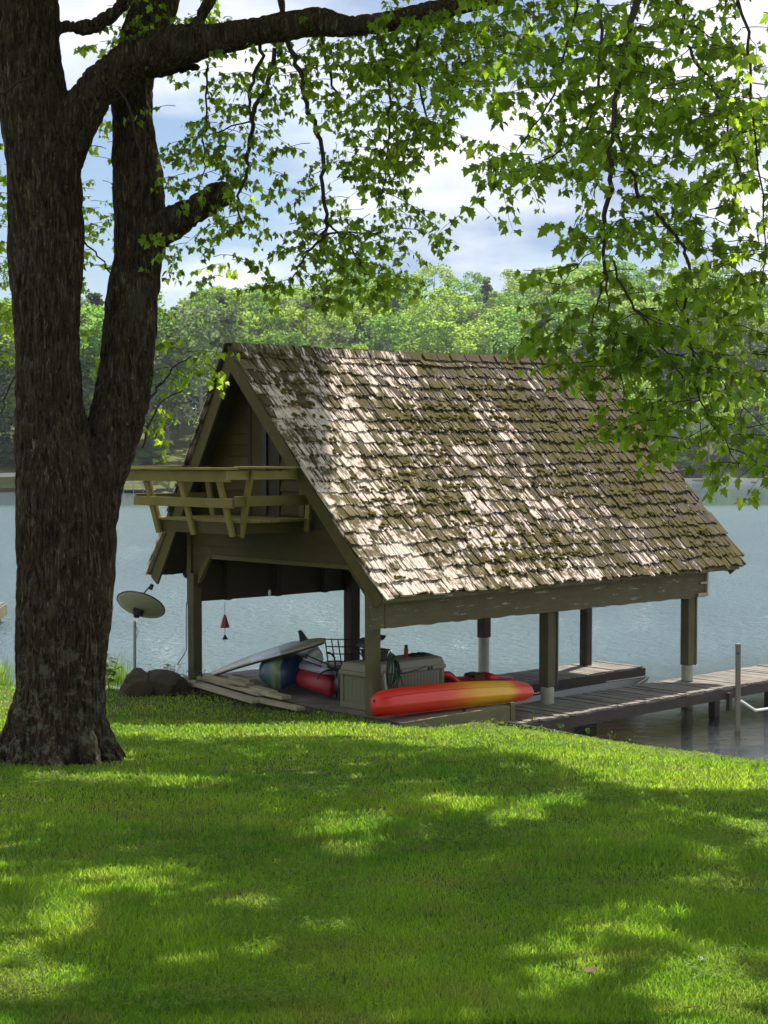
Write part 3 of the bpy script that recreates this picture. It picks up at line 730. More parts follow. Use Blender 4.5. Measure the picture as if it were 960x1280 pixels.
for u, v in ((3.0, -0.3), (3.3, -0.42), (7.6, -0.36), (9.3, -0.36), (11.5, -0.4), (13.8, -0.4), (13.8, 0.6)):
    b = MB(); w = 0.055 if u < 5 or u > 8 else 0.07
    b.box(u - w, u + w, v - w, v + w, -1.4, 0.45, j=0.01); b.build('pile', M['dockside'], dock)
b = MB(); b.box(7.78, 7.86, -0.56, -0.49, 0.08, 0.40); b.build('fender', M['dockside'], dock)
b = MB(); b.box(9.9, 10.2, -0.51, -0.49, 0.34, 0.44); b.build('cleat', M['grey'], dock)
pier = thing('finger_pier', 'short plank finger pier inside the boathouse under the middle post', 'pier', (0, 22, 0), HR)
plank_run(pier, 3.95, 8.75, 2.05, 3.15, 0.54, 0.14, 'deck')
for v in (2.06, 3.10):
    b = MB(); b.box(3.92, 8.74, v - 0.02, v + 0.02, 0.35, 0.50); b.build('side_beam', M['dockside'], pier)
b = MB(); b.box(8.745, 8.785, 2.04, 3.14, 0.35, 0.50); b.build('side_beam', M['dockside'], pier)
for u, v in ((4.6, 2.2), (7.0, 2.15), (7.3, 2.3), (8.3, 3.0), (7.0, 3.0)):
    b = MB(); b.box(u - 0.09, u + 0.09, v - 0.09, v + 0.09, -1.6, 0.5, j=0.01); b.build('pile', M['dockside'], pier)
# dock pole with bent rope rail
pp = P(922, 905, 25.4); pl = thing('mooring_pole', 'slim grey wooden mooring pole standing in the water beside the dock', 'pole', (pp.x, pp.y, 0))
b = MB(); b.box(-0.036, 0.036, -0.036, 0.036, -0.9, 1.46, j=0.004); b.build('pole', M['deck'], pl, bevel=0.006)
b = MB(); b.tube([(-0.02, -0.05, 1.30), (-0.02, -0.06, 1.30)], 0.02, 8); b.build('bolt', M['iron'], pl)
q0 = P(926, 876, 25.3); q1 = P(944, 888, 25.3); q2 = P(975, 884, 25.6)
b = MB(); b.tube([q0, q1, q2, q2 + Vector((0.5, 0.3, 0.05))], 0.022, 8); o = b.build('white_tube_rail', M['white']); tag(o, 'white bent tube rail between the mooring pole and the dock', 'rail')
# edging board along the lawn
e0, e1, e2 = W(2.38, -0.38), Vector((5.25, 20.95, 0)), Vector((9, 18.0, 0))
ed = thing('edging', 'thin dark timber edging holding the lawn above the lake shallows', 'edging', (0, 0, 0))
pts = [Vector((1.85, 22.75, 0)), Vector((3.5, 21.88, 0)), e1, Vector((7.1, 19.5, 0)), e2, Vector((14, 13, 0))]
for a, c in zip(pts[:-1], pts[1:]):
    b = MB(); za, zc = lawn_h(a.x, a.y) + 0.02, lawn_h(c.x, c.y) + 0.02
    d = (c - a).normalized(); nn = Vector((-d.y, d.x, 0)) * 0.02
    lo = -0.5; b.loft([[a - nn + Vector((0, 0, lo)), a + nn + Vector((0, 0, lo)), a + nn + Vector((0, 0, za)), a - nn + Vector((0, 0, za))], [c - nn + Vector((0, 0, lo)), c + nn + Vector((0, 0, lo)), c + nn + Vector((0, 0, zc)), c - nn + Vector((0, 0, zc))]])
    b.build('board', M['dockside'], ed)

# ------------------------------------------------------------------ things on the deck
DZ = 0.762
chest = thing('deck_box', 'large olive resin deck box with ribbed sides standing behind the corner post', 'deck box', W(0.34, 0.72, DZ), HR)
def rbox(name, x0, x1, y0, y1, z0, z1, mat, parent, bev=0.015): b = MB(); b.box(x0, x1, y0, y1, z0, z1); return b.build(name, M[mat], parent, bevel=bev)
CB, CW = 1.62, 0.62
rbox('body', 0.02, CB - 0.02, 0.02, CW - 0.02, 0.0, 0.50, 'chest', chest)
for k in range(22):
    x = 0.10 + k * 0.068; b = MB(); b.box(x, x + 0.052, 0.014, 0.03, 0.04, 0.46); b.build('rib', M['chest'], chest, bevel=0.004)
for k in range(5):
    y = 0.09 + k * 0.092; b = MB(); b.box(0.016, 0.03, y, y + 0.086, 0.12, 0.46); b.build('rib', M['chest'], chest, bevel=0.004)
for (x, y) in ((0, 0), (CB - 0.07, 0), (0, CW - 0.07)): rbox('corner', x, x + 0.07, y, y + 0.07, 0.0, 0.5, 'chest', chest, 0.01)
rbox('base_rim', -0.006, CB + 0.006, -0.006, CW + 0.006, 0.0, 0.085, 'chest', chest, 0.012)
rbox('lid_rim', -0.02, CB + 0.02, -0.025, CW + 0.02, 0.50, 0.565, 'chestlid', chest)
b = MB(); b.loft([[(-0.005, -0.01, 0.565), (CB + 0.005, -0.01, 0.565), (CB + 0.005, CW, 0.565), (-0.005, CW, 0.565)], [(0.02, 0.03, 0.67), (CB - 0.02, 0.03, 0.67), (CB - 0.02, CW - 0.03, 0.67), (0.02, CW - 0.03, 0.67)], [(0.06, 0.12, 0.695), (CB - 0.06, 0.12, 0.695), (CB - 0.06, CW - 0.1, 0.695), (0.06, CW - 0.1, 0.695)]])
b.build('lid', M['chestlid'], chest, bevel=0.012)
for x in (0.62, 1.28):
    b = MB(); b.box(x - 0.05, x - 0.02, -0.036, -0.024, 0.505, 0.56); b.box(x + 0.02, x + 0.05, -0.036, -0.024, 0.505, 0.56); b.box(x - 0.05, x + 0.05, -0.036, -0.024, 0.525, 0.54); b.build('latch', M['black'], chest)
TZ = DZ + 0.695
def on_chest(x, y, z=0.0): p = W(0.34 + x, 0.72 + y, TZ + z); return p
t = thing('storage_tub', 'dark grey tub on the deck box lid behind the hose', 'tub', on_chest(0.42, 0.30), HR)
b = MB(); b.loft([[(-0.13, -0.12, 0), (0.13, -0.12, 0), (0.13, 0.12, 0), (-0.13, 0.12, 0)], [(-0.16, -0.15, 0.16), (0.16, -0.15, 0.16), (0.16, 0.15, 0.16), (-0.16, 0.15, 0.16)]]); b.build('body', M['iron'], t, bevel=0.01)
rbox('rim', -0.175, 0.175, -0.165, 0.165, 0.15, 0.175, 'black', t, 0.006)
t = thing('white_bucket', 'small pale bucket with a dark cloth thrown over it on the grey tub', 'bucket', on_chest(0.40, 0.30, 0.177), HR)
b = MB(); b.tube([(0, 0, 0), (0, 0, 0.14)], [0.085, 0.10], 16); b.build('body', M['white'], t)
b = MB(); b.tube([(0, 0, 0.138), (0, 0, 0.15)], [0.107, 0.107], 16); b.build('rim', M['white'], t)
b = MB(); rings = []
for i in range(9):
    a = i / 8; x = -0.26 + 0.40 * a; z = 0.165 + 0.03 * math.sin(a * 7) - (0.13 * (1 - a) ** 3)
    rings.append([(x, -0.12, z - 0.02 * (i % 2)), (x, 0.12, z + 0.01), (x, 0.12, z + 0.028), (x, -0.12, z + 0.02)])
b.loft(rings); o = b.build('cloth', M['black'], None, smooth=True); o.location = on_chest(0.40, 0.30, 0.177); o.rotation_euler = (0, 0, HR); tag(o, 'crumpled black cloth lying over the pale bucket on the tub', 'cloth')
t = thing('spray_bottle', 'slim dark red bottle standing upright on the deck box lid', 'bottle', on_chest(1.08, 0.30), HR)
b = MB(); b.tube([(0, 0, 0), (0, 0, 0.005), (0, 0, 0.13), (0, 0, 0.145)], [0.03, 0.034, 0.034, 0.025], 14); b.build('body', M['darkred'], t, smooth=False)
b = MB(); b.tube([(0, 0, 0.145), (0, 0, 0.185)], 0.024, 12); b.build('cap', M['black'], t)
b = MB(); rings = []
for i in range(10):
    a = i / 9; x = 1.12 + 0.42 * a; rings.append([(x, 0.15 + 0.02 * math.sin(i), 0.0), (x, 0.42, 0.0), (x, 0.40, 0.025 + 0.012 * math.sin(i * 2.1)), (x, 0.18, 0.02 + 0.012 * math.sin(i * 1.3))])
b.loft(rings); o = b.build('tarp', M['black'], None, smooth=True); o.location = on_chest(0, 0, 0.002); o.rotation_euler = (0, 0, HR); tag(o, 'flat folded dark tarp on the right end of the deck box lid', 'tarp')
# hose coiled on the corner post
b = MB()
for k in range(7):
    pts = []; w = 0.055 + 0.012 * k; h = 0.20 + 0.022 * k
    for i in range(25):
        a = 2 * math.pi * i / 24; pts.append((0.02 * math.sin(k * 2 + a), w * math.sin(a), -h + h * math.cos(a) * (1 - 0.05 * k) ))
    pts = [(0.30 + 0.11 + p[1], 0.30 - 0.012 * k + p[0], 1.68 + p[2]) for p in pts]
    b.tube(pts, 0.011, 6, cap=False)
b.tube([(0.45, 0.24, 1.45), (0.50, 0.22, 1.1), (0.48, 0.20, 0.80)], 0.011, 6)
o = b.build('garden_hose', M['green_hose'], None, smooth=True); o.location = (0, 22, 0); o.rotation_euler = (0, 0, HR); tag(o, 'dark green garden hose coiled on a hook of the corner post', 'hose')
b = MB(); b.tube([(0.40, 0.33, 0.765), (0.36, 0.38, 1.36)], [0.017, 0.016], 8); b.tube([(0.40, 0.33, 0.765), (0.40, 0.33, 0.80)], 0.024, 8)
o = b.build('broom_handle', M['white'], None); o.location = (0, 22, 0); o.rotation_euler = (0, 0, HR); tag(o, 'pale broom handle leaning beside the corner post', 'broom')
b = MB(); pts = [(0.62 + 0.9 * t_, 0.675 - 0.01 * math.sin(t_ * 9), 1.31 - 0.05 * math.sin(t_ * 3.1) + 0.03 * t_) for t_ in [i / 14 for i in range(15)]]; b.tube(pts, 0.008, 5)
pts = [(0.95 + 0.12 * math.sin(t_ * 1.57), 0.675, 1.27 - 0.42 * t_) for t_ in [i / 8 for i in range(9)]]; b.tube(pts, 0.007, 5)
o = b.build('draped_rope', M['black'], None); o.location = (0, 22, 0); o.rotation_euler = (0, 0, HR); tag(o, 'thin black rope draped along the front of the deck box', 'rope')

# orange red kayak on its side along the platform edge
def m_kayak():
    t = NT('marbled_kayak_plastic'); tc = t.n('ShaderNodeTexCoord'); sp = t.n('ShaderNodeSeparateXYZ'); t.l(tc.outputs['Object'], sp.inputs[0])
    n = t.noise(t.coord((0.8, 5, 5)), 1.4, 4, 0.5, 0.6)
    f = t.math('ADD', t.math('DIVIDE', sp.outputs[0], 3.3), t.math('MULTIPLY', t.math('SUBTRACT', n, 0.5), 0.14))
    c = t.ramp(f, [(0.0, (0.62, 0.020, 0.012)), (0.36, (0.66, 0.035, 0.010)), (0.48, (0.70, 0.11, 0.010)), (0.60, (0.70, 0.34, 0.012)), (0.80, (0.70, 0.38, 0.014)), (0.87, (0.66, 0.06, 0.02)), (1.0, (0.6, 0.02, 0.03))])
    n2 = t.noise(t.coord((1.2, 7, 7)), 6, 7, 0.7)
    c = t.mix(t.ramp(n2, [(0.58, 0.0), (0.72, 0.35)]), c, (0.30, 0.12, 0.08))
    return t.done(t.bsdf(c, 0.42, nrm=t.bump(n2, 0.12, 0.01), spec=0.5))
M['kayak'] = m_kayak()
M['paledeck'] = m_flat('lavender_grey_deck', (0.30, 0.29, 0.36), 0.25)
kp = W(-0.22, 0.02, 0.79); kq = W(3.08, -0.20, 0.705)
kay = thing('kayak', 'red orange and yellow sit on top kayak lying on its side along the deck edge', 'kayak', kp, HR)
kd = kq - kp; kay.rotation_euler = Quaternion((0, 0, 1), HR).to_euler(); tilt = math.asin((kq.z - kp.z) / kd.length); 
kay.matrix_world = Matrix.Translation(kp) @ Matrix.Rotation(HR - 0.02, 4, 'Z') @ Matrix.Rotation(-tilt, 4, 'Y')
def kayak_mesh(L, h0, wdt, ends=(0.6, 0.55)):
    rings = []; n = 34
    for i in range(n + 1):
        t_ = i / n; x = L * t_
        e = min(1, (math.sin(math.pi * min(0.5, t_ + 0.012))) ) if t_ < 0.5 else 1
        env = max(0.02, (1 - abs(2 * t_ - 1) ** 11.0)) ** 0.5
        hh = h0 * (0.88 + 0.12 * math.sin(math.pi * t_)) * (0.55 + 0.45 * env) * (1 - 0.20 * t_)
        ww = wdt * (0.30 + 0.70 * env)
        zc = 0.02 + 0.05 * (1 - env)
        ring = []
        # section: y<0 is the hull face toward the lawn, z up; rounded chines with a shallow keel line
        sec = [(0.30, 0.0), (0.02, -0.02), (-0.30, 0.05), (-0.60, 0.17), (-0.80, 0.32), (-0.86, 0.42), (-0.94, 0.50), (-0.86, 0.58), (-0.80, 0.68), (-0.62, 0.83), (-0.30, 0.95), (0.02, 1.01), (0.34, 0.98), (0.52, 0.88), (0.56, 0.75), (0.56, 0.66), (0.56, 0.5), (0.56, 0.34), (0.54, 0.24), (0.46, 0.10)]
        for (a, c) in sec: ring.append((x, a * ww, zc + c * hh))
        rings.append(ring)
    return rings
b = MB(); b.loft(kayak_mesh(3.30, 0.44, 0.28)); ho = b.build('hull', M['kayak'], kay, smooth=True)
ms = ho.modifiers.new('sub', 'SUBSURF'); ms.levels = 1; ms.render_levels = 1
b = MB(); b.tube([(0.05, -0.02, 0.30), (0.0, -0.03, 0.27), (0.05, -0.03, 0.23)], 0.012, 6); b.build('carry_handle', M['black'], kay)
b = MB()
kr = kayak_mesh(3.30, 0.44, 0.28)
for i in (2, 9): b.tube([Vector(rg[i]) + Vector((0, -0.002, 0.0)) for rg in kr[1:-1]], 0.006, 5)
b.build('moulded_seam', M['kayak'], kay, smooth=True)
b = MB(); b.tube([(3.22, -0.04, 0.26), (3.33, -0.05, 0.22), (3.24, -0.04, 0.17)], 0.012, 6); b.build('carry_handle', M['black'], kay)
b = MB(); b.box(1.55, 1.62, -0.29, -0.26, 0.02, 0.05); b.build('scupper_plug', M['iron'], kay, bevel=0.01)
# canoe and boards on the left of the deck
def hull(name, label, cat, axis0, axis1, ww, hh, mats, flip=False, n=26, endpow=2.0, group=None, upside=True):
    p, q = Vector(axis0), Vector(axis1); d = q - p; L = d.length
    t = thing(name, label, cat, p, 0); t.matrix_world = Matrix.Translation(p) @ Matrix.Rotation(math.atan2(d.y, d.x), 4, 'Z') @ Matrix.Rotation(-math.asin(d.z / L), 4, 'Y')
    rings = []
    for i in range(n + 1):
        a = i / n; env = max(0.03, 1 - abs(2 * a - 1) ** endpow) ** 0.6; ring = []
        for k in range(18):
            th = 2 * math.pi * k / 18; cx, cz = math.cos(th), math.sin(th)
            z = (cz * 0.5 + 0.5) if cz > 0 else (0.5 + cz * 0.28)
            z = z if upside else 1 - z
            ring.append((L * a, ww / 2 * env * math.copysign(abs(cx) ** 0.85, cx), hh * z * (0.62 + 0.38 * env) ))
        rings.append(ring)
    b = MB(); b.loft(rings); o = b.build('hull', mats, t, smooth=True); return t, o
def m_stripe():
    t = NT('striped_canoe_paint'); tc = t.n('ShaderNodeTexCoord'); sp = t.n('ShaderNodeSeparateXYZ'); t.l(tc.outputs['Object'], sp.inputs[0])
    n = t.noise(t.coord((0.8, 2, 2)), 1.6, 3)
    y = t.math('ADD', t.math('ADD', sp.outputs[1], 0.5), t.math('MULTIPLY', t.math('SUBTRACT', n, 0.5), 0.12))
    c = t.ramp(y, [(0.0, (0.008, 0.02, 0.06)), (0.44, (0.008, 0.025, 0.08)), (0.455, (0.13, 0.17, 0.10)), (0.56, (0.10, 0.14, 0.068)), (0.64, (0.02, 0.07, 0.075)), (1.0, (0.012, 0.045, 0.055))])
    return t.done(t.bsdf(c, 0.3, spec=0.5))
M['canoe'] = m_stripe()
ca = P(347, 861, 24.15); ca.z = DZ
cn, ho = hull('canoe', 'dark blue and green hull turned upside down under the paddleboard', 'canoe', ca, ca + Vector((0.30, 2.6, 0.0)), 0.86, 0.66, [M['canoe']], endpow=5)
b = MB()
pts = []
for k in range(19):
    th = math.pi * (k / 18) - 0.0; pts.append((0.55, 0.40 * math.cos(th) * 1.0, 0.31 + 0.315 * math.sin(th)))
b.tube(pts, 0.010, 6); b.build('gunwale', M['grey'], cn)
ra = P(414, 866, 23.7); ra.z = DZ
rk, ho = hull('red_kayak', 'dark red kayak with a pale deck lying between the canoe and the deck box', 'kayak', ra, ra + Vector((-1.0, 2.3, 0.03)), 0.62, 0.46, [M['darkred']], endpow=4)
b = MB(); rings = []
for i in range(14):
    a = i / 13; x = 0.06 + 2.2 * a; e = math.sin(math.pi * (0.12 + 0.8 * a)); rings.append([(x, -0.20 * e, 0.40), (x, 0.26 * e, 0.42), (x, 0.20 * e, 0.49), (x, 0.05, 0.53), (x, -0.12 * e, 0.48)])
b.loft(rings); b.build('pale_deck', M['paledeck'], rk, smooth=True)
for y in (-0.08, 0.10):
    b = MB(); b.tube([(0.2, y, 0.525), (1.6, y * 1.3, 0.545)], 0.010, 6); b.build('bungee_cord', M['black'], rk)
b = MB(); b.tube([(0.02 + 0.0, 0.22 * math.cos(a), 0.36 + 0.13 * math.sin(a)) for a in [math.pi * i / 12 for i in range(13)]], 0.014, 6); b.build('grab_loop', M['black'], rk)
# paddleboard
s0 = P(261, 839, 26.1); s1 = P(404, 797, 23.9); d = s1 - s0; SLn = d.length
sup = thing('paddleboard', 'pale paddleboard lying fin up and tilted across the dark blue hull', 'paddleboard', s0)
dx = d.normalized(); side = Vector((0, 0, 1)).cross(dx).normalized(); side = (side * 0.94 + Vector((0, 0, 1)) * 0.30).normalized(); nz = dx.cross(side).normalized()
side = nz.cross(dx); Mx = Matrix((dx, side, nz)).transposed().to_4x4(); Mx.translation = s0; sup.matrix_world = Mx
def m_sup():
    t = NT('paddleboard_skin'); tc = t.n('ShaderNodeTexCoord'); sp = t.n('ShaderNodeSeparateXYZ'); t.l(tc.outputs['Object'], sp.inputs[0])
    a = t.math('ADD', sp.outputs[0], t.math('MULTIPLY', sp.outputs[1], 1.2))
    c = t.ramp(t.math('DIVIDE', a, 3.0), [(0.0, (0.36, 0.35, 0.27)), (0.40, (0.36, 0.36, 0.28)), (0.41, (0.50, 0.53, 0.58)), (0.66, (0.45, 0.49, 0.58)), (0.67, (0.24, 0.23, 0.17)), (1.0, (0.24, 0.23, 0.17))])
    return t.done(t.bsdf(c, 0.28, spec=0.5))
M['sup'] = m_sup()
M['suprail'] = m_flat('brown_board_rail', (0.06, 0.025, 0.02), 0.4)
b = MB(); rings = []; n = 30
for i in range(n + 1):
    a = i / n; env = max(0.015, 1 - abs(2 * a - 1) ** 2.6) ** 0.62; w_ = 0.40 * env; bow = 0.10 * (1 - math.sin(math.pi * a)) * (-1); ring = []
    for k in range(12):
        th = 2 * math.pi * k / 12; ring.append((SLn * a, w_ * math.cos(th), bow * 0.6 + 0.045 * math.sin(th) * (0.4 + 0.6 * env)))
    rings.append(ring)
b.loft(rings); b.build('board', M['sup'], sup, smooth=True)
b = MB(); rings = []
for i in range(n + 1):
    a = i / n; env = max(0.015, 1 - abs(2 * a - 1) ** 2.6) ** 0.62; bow = -0.06 * (1 - math.sin(math.pi * a))
    rings.append([(SLn * a, -0.402 * env - 0.004 + dy, bow + dz) for dy, dz in ((0.012, -0.035), (-0.006, -0.022), (-0.006, -0.005), (0.012, 0.0))])
b.loft(rings); b.build('side_rail', M['suprail'], sup)
b = MB(); b.prism([(0, 0), (0.20, 0), (0.16, 0.12), (0.13, 0.18), (0.07, 0.18), (0.05, 0.10)], 'y', -0.012, 0.012); fo = b.build('fin', M['iron'], sup, bevel=0.004); fo.location = (SLn * 0.80, 0.05, 0.03)

# lumber stack: each board its own thing
lum = [((236, 852), (322, 877), 0.80, 0.20), ((252, 846), (330, 868), 0.84, 0.20), ((243, 846), (300, 855), 0.83, 0.18), ((258, 843), (342, 866), 0.885, 0.16), ((320, 874), (376, 886), 0.80, 0.16), ((304, 860), (358, 872), 0.86, 0.18), ((286, 850), (312, 856), 0.93, 0.16), ((290, 845), (316, 851), 0.95, 0.14)]
labs = ['longest pale lumber board lying lowest at the lawn edge of the stack', 'pale lumber board second from the bottom of the stack behind the lawn', 'short wide lumber board at the left end of the stack by the left post', 'long lumber board lying on top of the stack toward the paddleboard', 'lumber board at the right end of the stack in front of the dark deck', 'lumber board just in front of the dark blue upturned hull', 'short stub of lumber on top of the stack beside the hull', 'topmost short lumber offcut below the paddleboard']
for (a, c, z, w), lb in zip(lum, labs):
    p, q = Gz(*a, z), Gz(*c, z)
    b = MB(); b.bar(p, q, w, 0.05); o = b.build('lumber_board', M['lumber'], bevel=0.004); tag(o, lb, 'board', 'boards stacked at the left end of the deck')
# wind chime
wc = P(281, 752, 25.9); wt = thing('wind_chime', 'dark red bell shaped wind chime hanging in the open gable bay', 'wind chime', wc)
b = MB(); b.tube([(0, 0, 0.0), (0, 0, -0.70)], 0.004, 5); b.build('cord', M['iron'], wt)
b = MB(); b.tube([(0, 0, -0.22), (0, 0, -0.27), (0, 0, -0.43), (0, 0, -0.44)], [0.015, 0.035, 0.085, 0.08], 6); b.build('bell', M['darkred'], wt)
b = MB(); b.tube([(0, 0, -0.56), (0, 0, -0.64)], [0.01, 0.06], 3); b.build('wind_catcher', M['iron'], wt)
b = MB(); q = P(337, 741, 25.6); b.tube([q + Vector((0, 0, 0.05)), q + Vector((0, 0, 0.0)), q + Vector((0, 0, -0.05))], [0.012, 0.028, 0.012], 8); o = b.build('hanging_bulb', M['white']); tag(o, 'small pale bulb under the far beam of the open bay', 'bulb')
# metal lattice chair behind the deck box
cp = P(427, 850, 24.6); cp.z = DZ; ch = thing('metal_chair', 'black wrought metal chair with lattice back behind the deck box', 'chair', cp, R(20))
b = MB()
for k in range(5): b.tube([(-0.22 + 0.11 * k, 0.0, 0.45), (-0.25 + 0.11 * k, 0.10, 0.88 - 0.012 * k)], 0.011, 5)
for k in range(4): z = 0.52 + 0.115 * k; b.tube([(-0.25, 0.02 + 0.023 * k, z), (0.24, 0.02 + 0.023 * k, z - 0.03)], 0.010, 5)
b.build('backrest', M['iron'], ch)
b = MB(); b.box(-0.24, 0.24, -0.44, 0.0, 0.42, 0.45); b.build('seat', M['iron'], ch)
for x in (-0.22, 0.22):
    for y in (-0.42, 0.0): b = MB(); b.tube([(x, y, 0), (x, y, 0.43)], 0.013, 6); b.build('leg', M['iron'], ch)
    b = MB(); b.tube([(x * 1.05, 0.02, 0.66), (x * 1.08, -0.15, 0.67), (x * 1.08, -0.36, 0.62), (x * 1.05, -0.42, 0.43)], 0.013, 6); b.build('armrest', M['iron'], ch)
# red kayaks beyond the deck box, with a dark seat
ka = W(2.15, 1.15, DZ - 0.02)
rk2, ho = hull('red_kayak', 'crimson kayak with grey brown seat right of the deck box behind the orange kayak', 'kayak', ka, ka + Vector((1.35, 0.75, -0.05)), 0.66, 0.30, [M['darkred']], endpow=4)
b = MB(); rings = []
for i in range(9):
    a = i / 8; x = 0.02 + 0.5 * a; z = 0.42 - 0.17 * a + 0.05 * math.sin(a * 6); rings.append([(x, -0.25, z - 0.1), (x, 0.25, z - 0.1), (x, 0.22, z), (x, 0.0, z - 0.04), (x, -0.22, z)])
b.loft(rings); b.build('bow_cover', M['red'], rk2, smooth=True)
b = MB(); b.loft([[(0.62, -0.18, 0.2), (0.9, -0.18, 0.2), (0.9, 0.18, 0.2), (0.62, 0.18, 0.2)], [(0.66, -0.17, 0.34), (0.86, -0.17, 0.36), (0.86, 0.17, 0.36), (0.66, 0.17, 0.34)]]); b.build('seat', M['rock'], rk2, bevel=0.03)
b = MB(); rings = []
for i in range(9):
    a = i / 8; x = 0.92 + 0.5 * a; z = 0.34 - 0.10 * a + 0.02 * math.sin(a * 8); rings.append([(x, -0.22, z - 0.1), (x, 0.22, z - 0.1), (x, 0.18, z), (x, 0.0, z + 0.02), (x, -0.18, z)])
b.loft(rings); b.build('stern_cover', M['red'], rk2, smooth=True)
# rowing boat in the slip
r0 = W(3.05, 1.25, 0.0); rb = thing('rowing_boat', 'low grey rowing boat moored in the slip between dock and finger pier', 'rowing boat', r0, HR)
rings = []
for i in range(21):
    a = i / 20; w_ = 0.46 * (1 - max(0, (a - 0.55) / 0.45) ** 2.2) + 0.02; zt_ = 0.36 + 0.13 * a ** 2.5; x = 4.75 * a
    th_ = 0.03
    rings.append([(x, -w_, zt_), (x, -w_ * 0.8, -0.05), (x, 0, -0.10 + 0.2 * a ** 4), (x, w_ * 0.8, -0.05), (x, w_, zt_), (x, max(0.0, w_ - th_), zt_), (x, max(0, w_ * 0.8 - th_), -0.0), (x, 0, -0.04 + 0.2 * a ** 4), (x, -max(0, w_ * 0.8 - th_), -0.0), (x, -max(0.0, w_ - th_), zt_)])
b = MB(); b.loft(rings); b.build('hull', M['grey'], rb)
for sg in (-1, 1):
    b = MB(); b.tube([(4.75 * a, sg * (0.46 * (1 - max(0, (a - 0.55) / 0.45) ** 2.2) + 0.02), 0.365 + 0.13 * a ** 2.5) for a in [i / 20 for i in range(21)]], 0.024, 6); b.build('gunwale', M['iron'], rb)
for x in (0.9, 2.2, 3.3): b = MB(); b.box(x, x + 0.24, -0.42, 0.42, 0.20, 0.235); b.build('thwart', M['dockside'], rb)
# wires
b = MB(); b.tube([P(266, 690, 25.8), P(258, 712, 25.8), P(250, 728, 25.8), P(247, 735, 25.8)][1:], 0.007, 5); o = b.build('loose_wire', M['iron']); tag(o, 'short loose wire dangling below the left roof corner', 'wire')
b = MB(); b.tube([P(233, 753, 25.7), P(233, 790, 25.7), P(233, 812, 25.6), P(229, 820, 25.5), P(222, 830, 25.4)], 0.008, 5); o = b.build('hanging_cable', M['iron']); tag(o, 'thin cable hanging down the left side of the boathouse to the rock', 'cable')

# ------------------------------------------------------------------ satellite dish, rocks
dp = P(168, 835, 25.2); dp.z = lawn_h(dp.x, dp.y); sd = thing('satellite_dish', 'grey oval satellite dish seen from behind on a pole above the split rock', 'satellite dish', dp)
ptop = P(169, 781, 25.2)
b = MB(); b.tube([(0, 0, -0.2), (0.01, 0, ptop.z - dp.z + 0.06)], 0.026, 10); b.build('pole', M['metal'], sd)
dc = P(174.5, 760.5, 25.2) - dp
dish = bpy.data.objects.new('dish_mount', None)
b = MB(); A_, B_ = 0.405, 0.36; nr = 7; ns = 32; o1 = []
def dshape(r, th, off): return (A_ * r * math.cos(th), B_ * r * math.sin(th), 0.12 * r * r + off)
rings = []
for off in (0.0, 0.012):
    for r_ in [0.02] + [k / nr for k in range(1, nr + 1)]: rings.append([dshape(r_, 2 * math.pi * k / ns, off) for k in range(ns)])
h_ = len(rings) // 2; seq = rings[:h_] + rings[h_:][::-1]
b.loft(seq); dn_ = Vector((0.20, 0.62, 0.75)).normalized()      # dish looks up over the lake, away from the camera
xr = Vector((0.94, 0.0, -0.31)); xr = (xr - dn_ * xr.dot(dn_)).normalized(); yr = dn_.cross(xr)
Mx = Matrix((xr, yr, dn_)).transposed().to_4x4(); Mx.translation = dc - dn_ * 0.05
o = b.build('reflector', M['dish'], sd, smooth=True); o.matrix_local = Mx
b = MB(); b.tube([dshape(1.0, 2 * math.pi * k / 40, 0.006) for k in range(41)], 0.011, 6, cap=False); o = b.build('rim', M['iron'], sd); o.matrix_local = Mx
b = MB(); b.box(-0.09, 0.09, -0.07, 0.07, -0.05, 0.0); b.box(-0.05, 0.05, -0.10, -0.02, -0.15, -0.03); b.bar((-0.07, -0.02, -0.04), (0.0, -0.10, -0.20), 0.03, 0.02); b.bar((0.07, -0.02, -0.04), (0.0, -0.10, -0.20), 0.03, 0.02); o = b.build('bracket', M['iron'], sd, bevel=0.006); o.matrix_local = Mx
b = MB(); b.tube([(0.0, B_ * -0.9, 0.1), (0.05, -0.15, 0.42), (0.06, 0.0, 0.50)], 0.014, 6); b.tube([(0.06, 0.0, 0.47), (0.06, 0.0, 0.55)], 0.035, 10); o = b.build('feed_arm', M['iron'], sd); o.matrix_local = Mx
b = MB(); b.tube([(0.02, -0.02, ptop.z - dp.z), (0.07, -0.03, ptop.z - dp.z - 0.12), (0.03, -0.03, ptop.z - dp.z - 0.22)], 0.005, 5); b.build('cable', M['iron'], sd)
def rock(c, sx, sy, sz, seed, mat, name, label, rot=0, sub=4, amp=0.35, planes=None):
    import bmesh
    bm = bmesh.new(); bmesh.ops.create_icosphere(bm, subdivisions=sub, radius=1)
    for v in bm.verts:
        p = v.co.copy(); n_ = noise.noise(p * 0.9 + Vector((seed, 0, 0))) * amp + noise.noise(p * 2.6 + Vector((0, seed, 0))) * amp * 0.4 + noise.noise(p * 7 + Vector((seed, seed, 0))) * 0.05
        p = p * (1 + n_)
        for (nx, ny, nz, dd) in (planes or ((0.1, -0.3, 0.95, 0.72), (0.2, -0.95, 0.1, 0.8), (-0.8, -0.5, 0.3, 0.85))):
            nv = Vector((nx, ny, nz)).normalized(); e = p.dot(nv) - dd
            if e > 0: p -= nv * e * 0.85
        v.co = Vector((p.x * sx, p.y * sy, p.z * sz))
    me = bpy.data.meshes.new(name); bm.to_mesh(me); bm.free(); me.materials.append(M[mat])
    o = bpy.data.objects.new(name, me); col.objects.link(o); o.location = c; o.rotation_euler = (0, 0, rot); tag(o, label, 'rock'); return o
